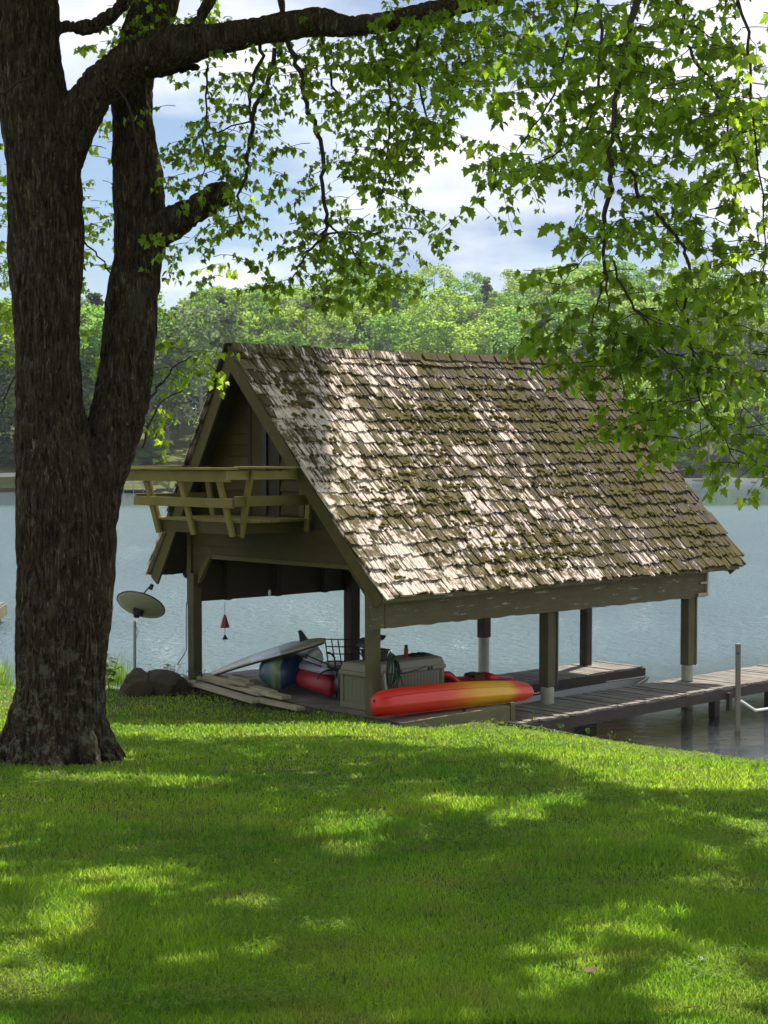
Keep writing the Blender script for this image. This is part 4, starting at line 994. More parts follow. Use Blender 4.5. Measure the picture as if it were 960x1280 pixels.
g1 = P(171, 852, 24.9); g1.z = lawn_h(g1.x, g1.y) + 0.06; rock(g1, 0.30, 0.42, 0.34, 2.0, 'rock', 'boulder', 'rounded brown boulder at the foot of the satellite dish pole')
g2 = P(203, 853, 25.1); g2.z = lawn_h(g2.x, g2.y) + 0.04; rock(g2, 0.40, 0.45, 0.35, 5.3, 'rock', 'boulder', 'flat topped dark boulder right of the dish pole beside leafy weeds', planes=((0.25, -0.25, 0.95, 0.62), (0.2, -0.95, 0.1, 0.8)))

# ------------------------------------------------------------------ dock at the left edge of the lake
ld0 = Vector((P(8, 760, 42).x - 0.3, 41.5, 0)); ldk = thing('neighbour_dock', 'neighbouring plank dock with white post at the left edge beyond the trunk', 'dock', ld0, R(5))
for k in range(40):
    b_ = None
b = MB(); b.box(0, 0.15, -1.3, 1.3, 0.50, 0.54); me = b.mesh('plank', M['deck'])
for k in range(38): link('plank', me, ldk, Matrix.Translation((-5.9 + k * 0.16, 0, rnd.uniform(-.006, .006))))
b = MB(); b.box(-6, 0.2, -1.32, -1.26, 0.18, 0.49); b.build('side_beam', M['beam'], ldk); b = MB(); b.box(0.19, 0.24, -1.3, 1.3, 0.18, 0.49); b.build('side_beam', M['beam'], ldk)
for x in (-4, -2, 0.0):
    for y in (-1.2, 1.2): b = MB(); b.tube([(x, y, -1.5), (x, y, 0.48)], 0.07, 8); b.build('pile', M['dockside'], ldk)
b = MB(); b.tube([(0.30, -1.2, -0.8), (0.30, -1.2, 1.15)], 0.045, 8); b.build('white_post', M['white'], ldk)
b = MB(); b.box(-5.8, -0.1, 0.9, 1.0, 0.86, 0.92); b.box(-5.8, -0.1, 0.95, 1.35, 0.60, 0.66); b.build('bench_board', M['deck'], ldk)
hb, _ = hull('white_boat', 'small pale grey upturned hull lying on the neighbouring dock at the left edge', 'boat', ld0 + Vector((-2.6, -0.6, 0.55)), ld0 + Vector((-0.35, -0.5, 0.55)), 0.7, 0.28, [M['grey']], endpow=2.5)

# ------------------------------------------------------------------ far shore: trees, walls, sheds
npr = np.random.default_rng(11)
def crown_np(kind, seed):
    g = np.random.default_rng(seed); C = []; 
    if kind == 'broad':
        n = 34; L_ = []
        for k in range(n):
            z = g.uniform(0.22, 0.96); prof = math.sin(math.pi * min(1, max(0, (z - 0.10) / 0.95))) ** 0.6
            a = g.uniform(0, 2 * math.pi); r = 0.27 * prof * g.uniform(0.25, 1.0) ** 0.6
            L_.append((r * math.cos(a), r * math.sin(a), z, g.uniform(0.05, 0.10)))
        per = 160
    elif kind == 'conifer':
        L_ = []
        for k in range(56):
            z = 0.12 + 0.86 * (k / 56); r0 = 0.19 * (1 - z) ** 0.8 + 0.01; a = g.uniform(0, 2 * math.pi); r = r0 * g.uniform(0.4, 1)
            L_.append((r * math.cos(a), r * math.sin(a), z - 0.25 * r, 0.028 + 0.25 * r0))
        per = 50
    else:
        L_ = []
        for k in range(26):
            z = g.uniform(0.25, 0.97); a = g.uniform(0, 2 * math.pi); r = 0.24 * g.uniform(0.1, 1) * math.sin(math.pi * min(1, z)) ** 0.5
            L_.append((r * math.cos(a), r * math.sin(a), z, g.uniform(0.04, 0.075)))
        per = 45
    P_ = []
    for (x, y, z, r) in L_:
        d = g.normal(size=(per, 3)); d /= np.linalg.norm(d, axis=1)[:, None]; rr = g.uniform(0.55, 1.05, (per, 1))
        q = d * rr * r * np.array([1.15, 1.15, 0.75 if kind != 'conifer' else 0.45]); P_.append(q + [x, y, z])
    P_ = np.concatenate(P_); N = len(P_)
    nr = g.normal(size=(N, 3)) + [0, 0, 0.7]; nr /= np.linalg.norm(nr, axis=1)[:, None]
    t = np.cross(nr, g.normal(size=(N, 3))); t /= np.linalg.norm(t, axis=1)[:, None]; bt = np.cross(nr, t)
    s = g.uniform(0.006, 0.0125, (N, 1)) * (1.25 if kind != 'broad' else 1); 
    V = np.stack([P_ - t * s - bt * s * .7, P_ + t * s - bt * s * .4, P_ + t * s * .6 + bt * s, P_ - t * s * .9 + bt * s * .6], 1).reshape(-1, 3)
    F = np.arange(N * 4).reshape(-1, 4); return V, F
def trunk_mb(kind, seed):
    r2 = random.Random(seed); b = MB(); b.tube([(0, 0, -0.06), (0, 0, 0.02), (0.005, 0, 0.4), (0, 0.004, 0.88)], [0.016, 0.013, 0.009, 0.002], 7)
    if kind != 'conifer':
        for k in range(9):
            z = r2.uniform(0.25, 0.7); a = r2.uniform(0, 6.28); l = r2.uniform(0.1, 0.22)
            b.tube([(0, 0, z), (l * .5 * math.cos(a), l * .5 * math.sin(a), z + l * .35), (l * math.cos(a), l * math.sin(a), z + l * 0.9)], [0.006, 0.004, 0.001], 5)
    return b
KINDS = []; WOOD = [crown_np('broad', 900 + k) for k in range(3)]
for nm, kind, mats, w in (('broad_mid', 'broad', 'far_a', 5), ('broad_bright', 'broad', 'far_b', 4), ('pine', 'conifer', 'far_c', 2), ('pale_loose', 'loose', 'far_d', 2)):
    vs = []
    for s_ in range(3):
        V, F = crown_np(kind, 40 + s_ + 10 * w + len(nm)); vs.append((np_mesh('crown', V, F, None, [M[mats]]), trunk_mb(kind, s_ + 5).mesh('trunk', M['fartrunk'])))
    KINDS.append((nm, vs, w))
FT = {'broad_mid': ('mid green broadleaf tree in the wood on the far lake shore', 'mid green broadleaf trees across the lake'), 'broad_bright': ('bright yellow green broadleaf tree in the wood on the far lake shore', 'yellow green broadleaf trees across the lake'),
      'pine': ('dark blue green pine in the wood on the far lake shore', 'dark pines across the lake'), 'pale_loose': ('pale grey green loose crowned tree on the far lake shore', 'pale loose trees across the lake')}
def far_tree(x, y, h, kind, var, wide=1.0, label=None, group=None):
    nm, vs, w = KINDS[kind]; z = far_h(x, y) if y > 150 else 0
    px = project((x, y, z + h))[0]; row = 'nearer' if y < far_y(x) + 28 else 'higher'
    zn = 'left of the gable' if px < 285 else 'behind the left roof ridge' if px < 510 else 'behind the right roof ridge' if px < 745 else 'right of the roof'
    what = {'broad_mid': 'mid green broadleaf tree', 'broad_bright': 'bright yellow green broadleaf tree', 'pine': 'dark blue green pine', 'pale_loose': 'pale loose crowned tree'}[nm]
    lb_ = what + (' near the far waterline ' if row == 'nearer' else ' high on the far hill ') + zn
    t = thing('pine_tree' if nm == 'pine' else 'broadleaf_tree', lb_, 'tree', (x, y, z), rnd.uniform(0, 6.28), lb_.replace('tree', 'trees').replace('pine', 'pines'))
    t.scale = (h * wide, h * wide, h)
    link('crown', vs[var][0], t); link('trunk', vs[var][1], t)
ntree = 0
def crowd(x0, x1, y0, y1, n, hh, kinds, mind=5.5):
    global ntree
    pts = []
    for _ in range(n * 12):
        if len(pts) >= n: break
        y = rnd.uniform(y0, y1); x = rnd.uniform(x0, x1) * (y / 300.0)
        if y < far_y(x) + 5: continue
        if any((x - a) ** 2 + (y - b_) ** 2 < mind ** 2 for a, b_ in pts): continue
        h = rnd.uniform(*hh); px, py = project((x, y, far_h(x, y) + h))
        if px < -90 or px > 1050: continue
        if 300 < px < 730 and py > 445: continue
        if 205 < px < 245 and y < 236: continue
        pts.append((x, y)); k = rnd.choices(range(4), kinds)[0]
        far_tree(x, y, h, k, rnd.randrange(3), rnd.uniform(0.9, 1.35) if k != 2 else rnd.uniform(0.9, 1.1)); ntree += 1
crowd(-95, -12, 228, 262, 34, (17, 26), (4, 3, 3, 3))
crowd(-95, -5, 262, 345, 40, (17, 25), (4, 3, 3, 1))
crowd(-30, 50, 330, 372, 46, (18, 25), (4, 4, 2, 1))
crowd(-34, 46, 372, 430, 46, (17, 24), (4, 4, 2, 1), 6.5)
crowd(34, 88, 314, 335, 26, (9, 17), (4, 3, 1, 2), 4)
crowd(32, 92, 335, 440, 66, (17, 24), (4, 4, 2, 1), 6)
# the wood goes on past both sides of the view, as one mass each
for (xa, xb, nt, nm_) in ((-230, -78, 60, 'left'), (72, 230, 70, 'right')):
    VV = []; 
    for k in range(nt):
        x = rnd.uniform(xa, xb); y = far_y(x) + rnd.uniform(8, 130); px_ = project((x, y, 10))[0]
        if -110 < px_ < 1070: continue
        V0, F0 = WOOD[rnd.randrange(3)]; h = rnd.uniform(17, 25); w_ = h * rnd.uniform(1, 1.4); a = rnd.uniform(0, 6.28); c_, s_ = math.cos(a), math.sin(a)
        V1 = V0.reshape(-1, 4, 3)[rnd.randrange(3)::3]; cc_ = V1.mean(1, keepdims=True); V1 = (cc_ + (V1 - cc_) * 1.6).reshape(-1, 3)
        VV.append(np.stack([(V1[:, 0] * c_ - V1[:, 1] * s_) * w_ + x, (V1[:, 0] * s_ + V1[:, 1] * c_) * w_ + y, V1[:, 2] * h + far_h(x, y) - 1], 1))
    VV = np.concatenate(VV); o = link('distant_woods', np_mesh('distant_woods', VV, np.arange(len(VV)).reshape(-1, 4), None, [M['far_a']])); tag(o, 'wooded far shore going on past the %s side of the picture' % nm_, 'woods', kind='stuff')
# shrubs along the far waterline
shv, shf = crown_np('broad', 77); shv = shv * [1.6, 1.6, 0.9]; shm = np_mesh('foliage', shv, shf, None, [M['far_a']]); shm2 = np_mesh('foliage', shv[:, [1, 0, 2]] * [1, -1, 1], shf, None, [M['far_d']])
for k in range(46):
    px = rnd.choice((rnd.uniform(95, 290), rnd.uniform(780, 1000), rnd.uniform(-60, 30), rnd.uniform(290, 800)))
    if 300 < px < 775: continue
    Y = 222 if px < 290 else 308; x = (px - 480) / FPX * Y; y = far_y(x) + rnd.uniform(4.5, 12) + (9 if px < 250 else 0)
    if 195 < px < 248: continue
    o = link('shoreline_shrub', rnd.choice((shm, shm2))); o.location = (x, y, far_h(x, y) - 0.6); s_ = rnd.uniform(3.0, 5.5); o.scale = (s_, s_, s_); o.rotation_euler = (0, 0, rnd.uniform(0, 6)); tag(o, 'rounded green shrub on the bank of the far lake shore', 'shrub', 'shrubs along the far waterline')
def seawall(name, x0, x1, h, t, off, label, mat='farwall'):
    b = MB(); n = 30; rings = []
    for i in range(n + 1):
        x = x0 + (x1 - x0) * i / n; y = far_y(x) + off; rings.append([(x, y, -1), (x, y + t, -1), (x, y + t, h), (x, y, h)])
    b.loft(rings); o = b.build(name, M[mat]); tag(o, label, 'wall')
seawall('seawall', 44, 86, 0.85, 0.6, -0.6, 'low pale stone seawall along the far right shore of the lake')
seawall('seawall', -120, -22, 0.55, 0.5, -0.5, 'low brown seawall along the far left shore of the lake', 'rock')
b = MB(); rings = []
for i in range(31):
    x = -120 + 100 * i / 30; y = far_y(x) + 6; rings.append([(x, y, far_h(x, y) + 0.1), (x, y + 2.6, far_h(x, y + 2.6) + 0.12), (x, y + 2.6, far_h(x, y) - 1), (x, y, far_h(x, y) - 1)])
b.loft(rings); tag(b.build('sandy_path', M['farwall']), kind='structure')
# small shed on the far water, rock outcrop and cabin above it
x = (868 - 480) / FPX * 306; y = far_y(x) + 0.5
t = thing('boat_shed', 'small brown boat shed with dark doorway at the far right waterline', 'shed', (x, y, 0.6))
b = MB(); b.box(-1.9, 1.9, 0, 2.5, 0.0, 1.9); b.build('wall', M['postdark'], t)
b = MB(); b.prism([(-2.2, 1.9), (2.2, 1.9), (0, 2.7)], 'y', -0.3, 2.8); b.build('roof', M['dockside'], t)
b = MB(); b.box(-1.2, 1.2, -0.04, 0.0, 0.1, 1.5); b.build('doorway', M['black'], t)
b = MB(); b.box(-3.5, 2.8, -1.2, -0.05, -0.2, 0.0); b.build('deck', M['deck'], t)
x = (858 - 480) / FPX * 318; y = 318.0; zz = CAMZ + (575 - 532) / FPX * y
rock(Vector((x, y, zz)), 4.4, 3.0, 2.9, 8.0, 'farrock', 'rock_outcrop', 'large grey rock outcrop on the wooded far right shore', sub=4)
x = (862 - 480) / FPX * 326; y = 326.0; zz = CAMZ + (575 - 516) / FPX * y
t = thing('cabin', 'dark small cabin above the grey outcrop on the far shore', 'cabin', (x, y, zz - 0.6))
b = MB(); b.box(-3.2, 3.2, 0, 4, -2, 2.4); b.build('wall', M['dockside'], t)
b = MB(); b.prism([(-3.7, 2.4), (3.7, 2.4), (0, 4.0)], 'y', -0.5, 4.5); b.build('roof', M['rock'], t)
for xx in (-1.8, 0.9): b = MB(); b.box(xx, xx + 1.0, -0.04, 0, 0.6, 1.7); b.build('window', M['metal'], t)
# little landing on the far left shore
x = (172 - 480) / FPX * 217
t = thing('far_landing', 'tiny railed wooden landing at the far left shore behind the balcony', 'dock', (x, far_y(x) - 2.4, 0))
b = MB(); b.box(-3.4, 3.4, 0, 2.4, 0.4, 0.55); b.build('deck', M['deck'], t)
for k in range(6): b = MB(); b.box(-3.3 + k * 1.3, -3.2 + k * 1.3, 0, 0.1, -1, 1.4); b.build('post', M['deck'], t)
b = MB(); b.box(-3.3, 3.3, -0.02, 0.06, 1.3, 1.4); b.build('rail', M['deck'], t)

# ------------------------------------------------------------------ the maple
TY = 15.0
maple = thing('maple_tree', 'old maple with twin bark furrowed trunks and spreading leafy limbs left of the boathouse', 'tree', (P(70, 950, TY).x, TY, lawn_h(P(70, 950, TY).x, TY)))
ORG = Vector(maple.location)
def px_path(pts):  # (px, py, Y, radius in px)
    c = []; r = []
    for (x, y, Y, rp) in pts: c.append(P(x, y, Y) - ORG); r.append(rp * Y / FPX)
    return c, r
def smooth_path(c, r, k=4):
    if len(c) < 3: return c, r
    oc, orr = [], []
    for i in range(len(c) - 1):
        p0 = c[max(0, i - 1)]; p1 = c[i]; p2 = c[i + 1]; p3 = c[min(len(c) - 1, i + 2)]
        for j in range(k):
            t = j / k; oc.append(0.5 * ((2 * p1) + (p2 - p0) * t + (2 * p0 - 5 * p1 + 4 * p2 - p3) * t * t + (-p0 + 3 * p1 - 3 * p2 + p3) * t ** 3)); orr.append(r[i] * (1 - t) + r[i + 1] * t)
    oc.append(c[-1]); orr.append(r[-1]); return oc, orr
tb = MB()
paths = [
    [(68, 985, 15, 72), (68, 955, 15, 65), (70, 925, 15, 63), (74, 880, 15, 57), (74, 800, 15, 55), (74, 700, 15, 53), (70, 600, 15, 52), (61, 500, 15, 42), (59, 400, 15, 43), (57, 300, 15, 45), (54, 200, 15, 47), (44, 130, 15, 44), (38, 60, 15, 41), (34, 0, 15, 40), (28, -120, 15, 34), (18, -320, 15.2, 24), (0, -560, 15.5, 10)],
    [(92, 900, 15.0, 42), (98, 800, 15.05, 38), (106, 700, 15.1, 36), (116, 620, 15.2, 36), (138, 550, 15.3, 34), (155, 480, 15.4, 34), (163, 410, 15.4, 34), (172, 340, 15.4, 32), (176, 290, 15.4, 33), (174, 240, 15.4, 30), (169, 180, 15.4, 26), (168, 110, 15.5, 26), (180, 50, 15.6, 27), (194, 0, 15.7, 28), (215, -100, 16, 22), (240, -280, 16.4, 14), (250, -430, 16.6, 6)],
    [(176, 310, 15.4, 22), (205, 285, 15.3, 21), (235, 268, 15.2, 17), (262, 251, 15.1, 16), (284, 240, 15.05, 15)],
    [(74, 195, 15.0, 34), (94, 155, 14.95, 30), (118, 116, 14.9, 26), (150, 88, 14.8, 26), (185, 68, 14.7, 25), (225, 58, 14.6, 24), (265, 51, 14.5, 21), (310, 42, 14.4, 18), (350, 34, 14.3, 19), (395, 28, 14.2, 18), (440, 33, 14, 13), (490, 26, 13.8, 12.5), (540, 14, 13.5, 13), (585, 6, 13.2, 11), (640, -8, 12.8, 11), (720, -50, 12.0, 10), (820, -110, 11.2, 10), (900, -170, 10.4, 9), (990, -260, 9.6, 6)],
    [(60, 40, 15, 16), (80, 34, 15.0, 10), (105, 35, 14.9, 9.5), (130, 26, 14.8, 9), (150, 8, 14.7, 8), (168, -20, 14.6, 7), (220, -90, 14.4, 5)],
    [(160, 80, 15.0, 14), (190, 92, 15.0, 8), (215, 88, 15, 7), (240, 84, 15.0, 4), (252, 85, 15, 3)],
    [(244, 40, 14.5, 9), (256, 12, 14.6, 8), (266, -8, 14.7, 8), (290, -60, 15, 5)],
    [(355, 28, 14.3, 5), (352, 8, 14.4, 4), (350, -20, 14.6, 4)],
]
for i, p in enumerate(paths):
    c, r = smooth_path(*px_path(p)); tb.tube(c, r, 20 if i < 2 else 14)
# buttress roots
base = Vector((0, 0, 0))
for a, l in ((-0.2, 0.85), (0.35, 0.6), (-0.75, 0.7), (-1.4, 0.75), (-2.1, 0.7), (-2.7, 0.8), (3.3, 0.7), (1.2, 0.7), (2.2, 0.8)):
    d = Vector((math.cos(a), math.sin(a), 0)); tb.tube([base + d * 0.18 + Vector((0, 0, 0.75)), base + d * (0.36) + Vector((0, 0, 0.33)), base + d * (0.5) + Vector((0, 0, 0.10)), base + d * (0.52 + 0.25 * l) + Vector((0, 0, -0.06))], [0.20, 0.16, 0.12, 0.05], 10)
tmp = tb.build('trunk', M['bark'])
rm = tmp.modifiers.new('remesh', 'REMESH'); rm.mode = 'VOXEL'; rm.voxel_size = 0.018
dg = bpy.context.evaluated_depsgraph_get(); me = bpy.data.meshes.new_from_object(tmp.evaluated_get(dg)); bpy.data.objects.remove(tmp)
nv = len(me.vertices); co = np.empty(nv * 3, dtype=np.float32); me.vertices.foreach_get('co', co); co = co.reshape(-1, 3)
no = np.empty(nv * 3, dtype=np.float32); me.vertex_normals.foreach_get('vector', no); no = no.reshape(-1, 3)
# bark relief: tall furrows, plates and swellings
off = np.empty(nv)
fb = noise.fractal
for i in range(nv):
    x, y, z = co[i]
    f1 = 1 - abs(noise.noise(Vector((x * 13 + 0.6 * math.sin(z * 2.1), y * 13, z * 2.6)))) * 2.6
    f2 = noise.noise(Vector((x * 3, y * 3, z * 1.1 + 7)))
    f3 = noise.noise(Vector((x * 26, y * 26, z * 7)))
    off[i] = -0.030 * max(0.0, f1) ** 2 + 0.045 * f2 + 0.014 * f3
hz = np.clip((co[:, 2] + 0.3) / 1.2, 0.35, 1)
# thin limbs get less relief
lim = np.where(co[:, 0] > 1.6, 0.45, 1.0)
co = co + no * (off * lim)[:, None]
me.vertices.foreach_set('co', co.astype(np.float32).ravel()); me.polygons.foreach_set('use_smooth', np.ones(len(me.polygons), dtype=bool)); me.materials.clear(); me.materials.append(M['bark']); me.update()
trunk = bpy.data.objects.new('trunk', me); col.objects.link(trunk); trunk.parent = maple
# sawn end of the stub, small bracket fungi
c_, r_ = px_path([(284, 240, 15.05, 13.5), (288, 238, 15.04, 12)]); b = MB(); b.tube(c_, r_, 16); b.build('sawn_stub_end', M['rock'], maple)

# leaves and twigs
LEAFP = [(0, 0), (0.16, 0.02), (0.40, -0.06), (0.36, 0.12), (0.52, 0.34), (0.30, 0.36), (0.24, 0.50), (0.13, 0.62), (0.0, 0.98)]
LEAFP = [(0.0, 0.0), (0.22, -0.06), (0.44, 0.02), (0.34, 0.20), (0.54, 0.44), (0.28, 0.42), (0.20, 0.66), (0.0, 1.0), (-0.20, 0.66), (-0.28, 0.42), (-0.54, 0.44), (-0.34, 0.20), (-0.44, 0.02), (-0.22, -0.06)]
LV = np.array([(x, y, 0.10 * abs(x) * 1.2 - 0.10 * y * y) for x, y in LEAFP] + [(0, 0.38, -0.02)])
LF = np.array([(14, k, (k + 1) % 14) for k in range(14)])
leaves = []      # (pos, dir, normal, size)
twigs = MB()
def spray(start, d, n, ls, droop=0.25, length=0.09, r0=0.007, sub=True, dens=3):
    p = Vector(start); d = Vector(d).normalized(); pts = [p.copy()]
    for i in range(n):
        d = (d + Vector((rnd.gauss(0, .22), rnd.gauss(0, .22), rnd.gauss(0, .12) - droop * 0.4))).normalized()
        p = p + d * length * rnd.uniform(0.8, 1.2); pts.append(p.copy())
        if i >= 1:
            for q in range(dens):
                a = rnd.uniform(0, 6.28); o = Vector((math.cos(a), math.sin(a), rnd.uniform(-0.6, 0.2))).normalized()
                pl_ = rnd.uniform(0.02, 0.075) * ls / 0.1; lp = p + o * pl_
                ld_ = (o * 0.6 + Vector((0, 0, -rnd.uniform(0.3, 1.1)))).normalized()
                nn = Vector((rnd.gauss(0, .6), rnd.gauss(0, .6), rnd.uniform(0.2, 1.0)))
                leaves.append((lp, ld_, nn, ls * rnd.uniform(0.45, 1.25)))
            if sub and rnd.random() < 0.42:
                a = rnd.uniform(0, 6.28); spray(p, d + Vector((math.cos(a), math.sin(a), -0.1)) * 1.1, rnd.randint(2, 4), ls, droop, length * 0.9, r0 * 0.6, False, dens)
    twigs.tube(pts, [r0 * (1 - 0.7 * i / len(pts)) for i in range(len(pts))], 5, cap=False)
def hang(pts, leaf=0.0, ls=0.1, every=2):
    c, r = smooth_path(*px_path(pts), 5); c = [x + ORG for x in c]
    # fine crookedness
    c2 = [p + Vector((rnd.gauss(0, 0.012), rnd.gauss(0, 0.012), 0)) for p in c]
    twigs.tube(c2, r, 6, cap=False)
    for i in range(2, len(c2), every):
        if rnd.random() < leaf:
            a = rnd.uniform(0, 6.28); spray(c2[i], (math.cos(a), math.sin(a), -0.1), rnd.randint(3, 6), ls, r0=0.004)
# traced twigs, middle group 14 m out
hang([(355, 45, 14.3, 3), (372, 80, 14.2, 3.2), (385, 130, 14.1, 3), (402, 185, 14, 2.8), (404, 230, 14, 2.6), (408, 276, 14, 2.4), (402, 300, 14, 2)], 0.2, 0.068, 4)
hang([(402, 300, 14, 1.8), (388, 312, 14, 1.5), (375, 330, 13.9, 1.2), (365, 350, 13.9, 0.9)], 0.9, 0.068)
hang([(408, 278, 14, 1.8), (425, 295, 14, 1.4), (445, 320, 14, 1.2), (455, 345, 14, 0.8)], 0.9, 0.068)
hang([(402, 296, 14, 1.8), (425, 290, 14.2, 1.2), (460, 292, 14.3, 1.0), (480, 290, 14.4, 0.7)], 0.7, 0.068)
hang([(345, 60, 14.2, 3), (338, 95, 14.3, 3.0), (316, 140, 14.3, 3), (313, 180, 14.4, 2.6), (310, 215, 14.4, 2.2), (298, 245, 14.4, 1.6), (303, 280, 14.4, 1.1)], 0.45, 0.068)
hang([(322, 40, 14.4, 2.4), (325, 70, 14.4, 2.4), (314, 110, 14.3, 2.2), (315, 150, 14.3, 1.6)], 0.4, 0.068)
hang([(316, 150, 14.4, 1.2), (290, 158, 14.6, 1.0), (262, 170, 14.7, 0.8)], 0.9, 0.068)
hang([(258, 80, 14.8, 1.4), (257, 150, 14.8, 1.2), (255, 200, 14.8, 0.9), (250, 240, 14.8, .7)], 0.9, 0.068)
hang([(400, 40, 14.2, 2.2), (408, 80, 14.0, 1.8), (420, 120, 14, 1.3)], 0.8, 0.068)
hang([(470, 30, 13.8, 2.2), (485, 80, 13.6, 2), (488, 130, 13.5, 1.6), (484, 190, 13.5, 1.2), (478, 240, 13.5, 0.8)], 0.8, 0.068)
hang([(530, 20, 13.4, 2.2), (520, 80, 13.4, 1.8), (532, 150, 13.4, 1.2), (528, 200, 13.4, 0.8)], 0.9, 0.068)
hang([(138, 90, 15, 1.6), (165, 150, 14.2, 1.3), (176, 200, 14, 1.2), (178, 250, 14, 0.9)], 0.0)
hang([(0, 118, 14.2, 1.4), (30, 100, 14.1, 1.5), (55, 88, 14.1, 1.4), (62, 110, 14.1, 1.0)], 0.0)
hang([(180, 520, 15.2, 2), (195, 490, 15.3, 1.6), (215, 462, 15.4, 1.3), (240, 445, 15.5, 0.9)], 0.5, 0.068, 1)
hang([(178, 560, 15.2, 1.4), (200, 505, 15.3, 1.1), (230, 488, 15.5, 0.8)], 0.35, 0.068, 1)
hang([(102, 300, 15.6, 1.2), (118, 315, 15.6, 1.2), (140, 345, 15.6, 1.0)], 0.5, 0.08)
hang([(24, 460, 15.2, 1.2), (5, 500, 15.1, 1.0), (-5, 540, 15.1, 0.6)], 0.3, 0.08)
# right-hand drooping boughs, 9 to 11 m out
RB = [[(810, -130, 11.3, 9), (803, -40, 10.6, 8), (790, 30, 10.2, 7), (780, 75, 10, 6.5), (768, 140, 9.8, 5.5), (764, 200, 9.7, 5), (760, 260, 9.6, 5), (753, 305, 9.6, 4), (757, 345, 9.6, 3.2)],
      [(757, 340, 9.6, 2.2), (745, 385, 9.5, 1.8), (740, 425, 9.5, 1.3), (748, 455, 9.5, 0.8)],
      [(757, 345, 9.6, 2.2), (764, 400, 9.5, 1.9), (768, 440, 9.5, 1.4), (778, 500, 9.4, 1.0)],
      [(760, 320, 9.6, 2.6), (785, 370, 9.5, 2.4), (812, 410, 9.4, 2.0), (838, 450, 9.4, 1.6), (862, 500, 9.3, 1.2), (880, 555, 9.3, 0.8)],
      [(770, 160, 9.8, 4.5), (795, 235, 9.7, 4), (820, 268, 9.6, 4), (848, 300, 9.5, 3.8), (858, 330, 9.5, 3.4), (856, 390, 9.5, 2.8), (864, 440, 9.5, 2.4), (872, 490, 9.4, 2.0), (895, 540, 9.4, 1.5), (925, 585, 9.4, 1.0)],
      [(790, 385, 9.5, 1.5), (830, 410, 9.4, 1.5), (880, 450, 9.4, 1.2), (920, 500, 9.3, 1.0), (965, 545, 9.3, 0.8)],
      [(835, -60, 10.6, 4.5), (850, 20, 10.4, 3.8), (862, 60, 10.3, 3.4), (890, 105, 10.2, 3), (908, 150, 10.2, 2.4), (925, 230, 10.2, 1.6)],
      [(745, -40, 11.2, 3.6), (750, 60, 10.8, 3.2), (738, 150, 10.6, 2.4), (700, 190, 10.6, 1.6), (650, 210, 10.6, 1.1), (600, 212, 10.6, 0.8)],
      [(725, -40, 11.4, 3.2), (700, 100, 11.2, 2.4), (660, 170, 11.0, 1.4), (640, 200, 11, 0.8)],
      [(760, 290, 9.6, 1.6), (735, 320, 9.6, 1.2), (715, 340, 9.6, 0.9), (695, 385, 9.6, 0.7)],
      [(900, -60, 9.6, 4), (935, 40, 9.4, 3.2), (940, 150, 9.4, 2.2), (955, 300, 9.4, 1.4), (945, 370, 9.4, 0.8)],
      [(960, 330, 9.4, 1.2), (925, 322, 9.4, 1.0), (900, 335, 9.4, .7)]]
for p in RB: hang([(x, y, Y, q * 0.62) for (x, y, Y, q) in p], 0.45, 0.07, 2)
# fill clumps: (cx, cy, rx, ry, Y0, Y1, sprays, leaf size)
CL = [(230, 40, 70, 50, 14.8, 16.5, 26, .068), (330, 95, 60, 40, 14, 16, 16, .068), (255, 165, 42, 75, 14.5, 15.5, 15, .066), (300, 235, 50, 55, 14, 15.5, 13, .066), (265, 330, 45, 45, 14, 15.5, 11, .066),
      (430, 100, 75, 60, 13.5, 15.5, 38, .068), (480, 175, 60, 60, 13.2, 15, 24, .068), (400, 215, 40, 50, 13.5, 15, 8, .066), (350, 300, 60, 28, 13.8, 15, 8, .066), (460, 250, 60, 55, 13.5, 15, 17, .066), (430, 355, 75, 32, 13.5, 14.5, 20, .068), (480, 300, 50, 35, 13.5, 15, 11, .066),
      (520, 70, 60, 60, 12.8, 15, 36, .068), (550, 110, 55, 60, 12.5, 14.5, 26, .068), (600, 45, 60, 50, 12.3, 14, 34, .065), (460, 22, 110, 18, 14.2, 16.5, 14, .068), (150, 55, 35, 50, 15.5, 18, 12, .068), (120, 250, 20, 100, 16, 19, 22, .068), (4, 330, 18, 150, 16, 19, 55, .065), (120, 470, 22, 60, 16, 18, 8, .066), (228, 448, 34, 26, 15.3, 16, 5, .068), (188, 545, 14, 18, 15.3, 15.8, 2, .068), (128, 130, 18, 50, 16, 19, 7, .065),
      (690, 60, 90, 75, 9.5, 12.5, 36, .066), (780, 60, 70, 70, 9.0, 12, 32, .066), (880, 70, 90, 90, 8.6, 11.5, 48, .066), (920, 190, 60, 80, 8.6, 11, 32, .066), (820, 170, 70, 60, 9.2, 11, 20, .066), (740, 175, 50, 50, 9.5, 11.5, 16, .066), (655, 150, 50, 55, 9.8, 12, 10, .066), (610, 210, 45, 14, 10, 11, 5, .066), (790, 260, 60, 50, 9.2, 10.5, 12, .065), (880, 290, 60, 40, 9, 10.5, 14, .065), (720, 280, 25, 45, 9.3, 10.3, 5, .065), (930, 340, 40, 45, 9, 10, 12, .065), (760, 385, 70, 50, 9.2, 10.2, 13, .065), (850, 400, 80, 50, 9.2, 10.2, 12, .065), (725, 410, 35, 40, 9.4, 10, 6, .065), (770, 445, 45, 25, 9.3, 10, 3, .068), (860, 480, 70, 45, 9.2, 10.0, 9, .068), (930, 450, 45, 60, 9, 10, 12, .065), (890, 540, 60, 35, 9.2, 10, 9, .068), (940, 555, 30, 35, 9.2, 9.8, 7, .068), (820, 520, 40, 30, 9.3, 10, 5, .068), (690, 210, 40, 30, 9.6, 11, 5, .066)]
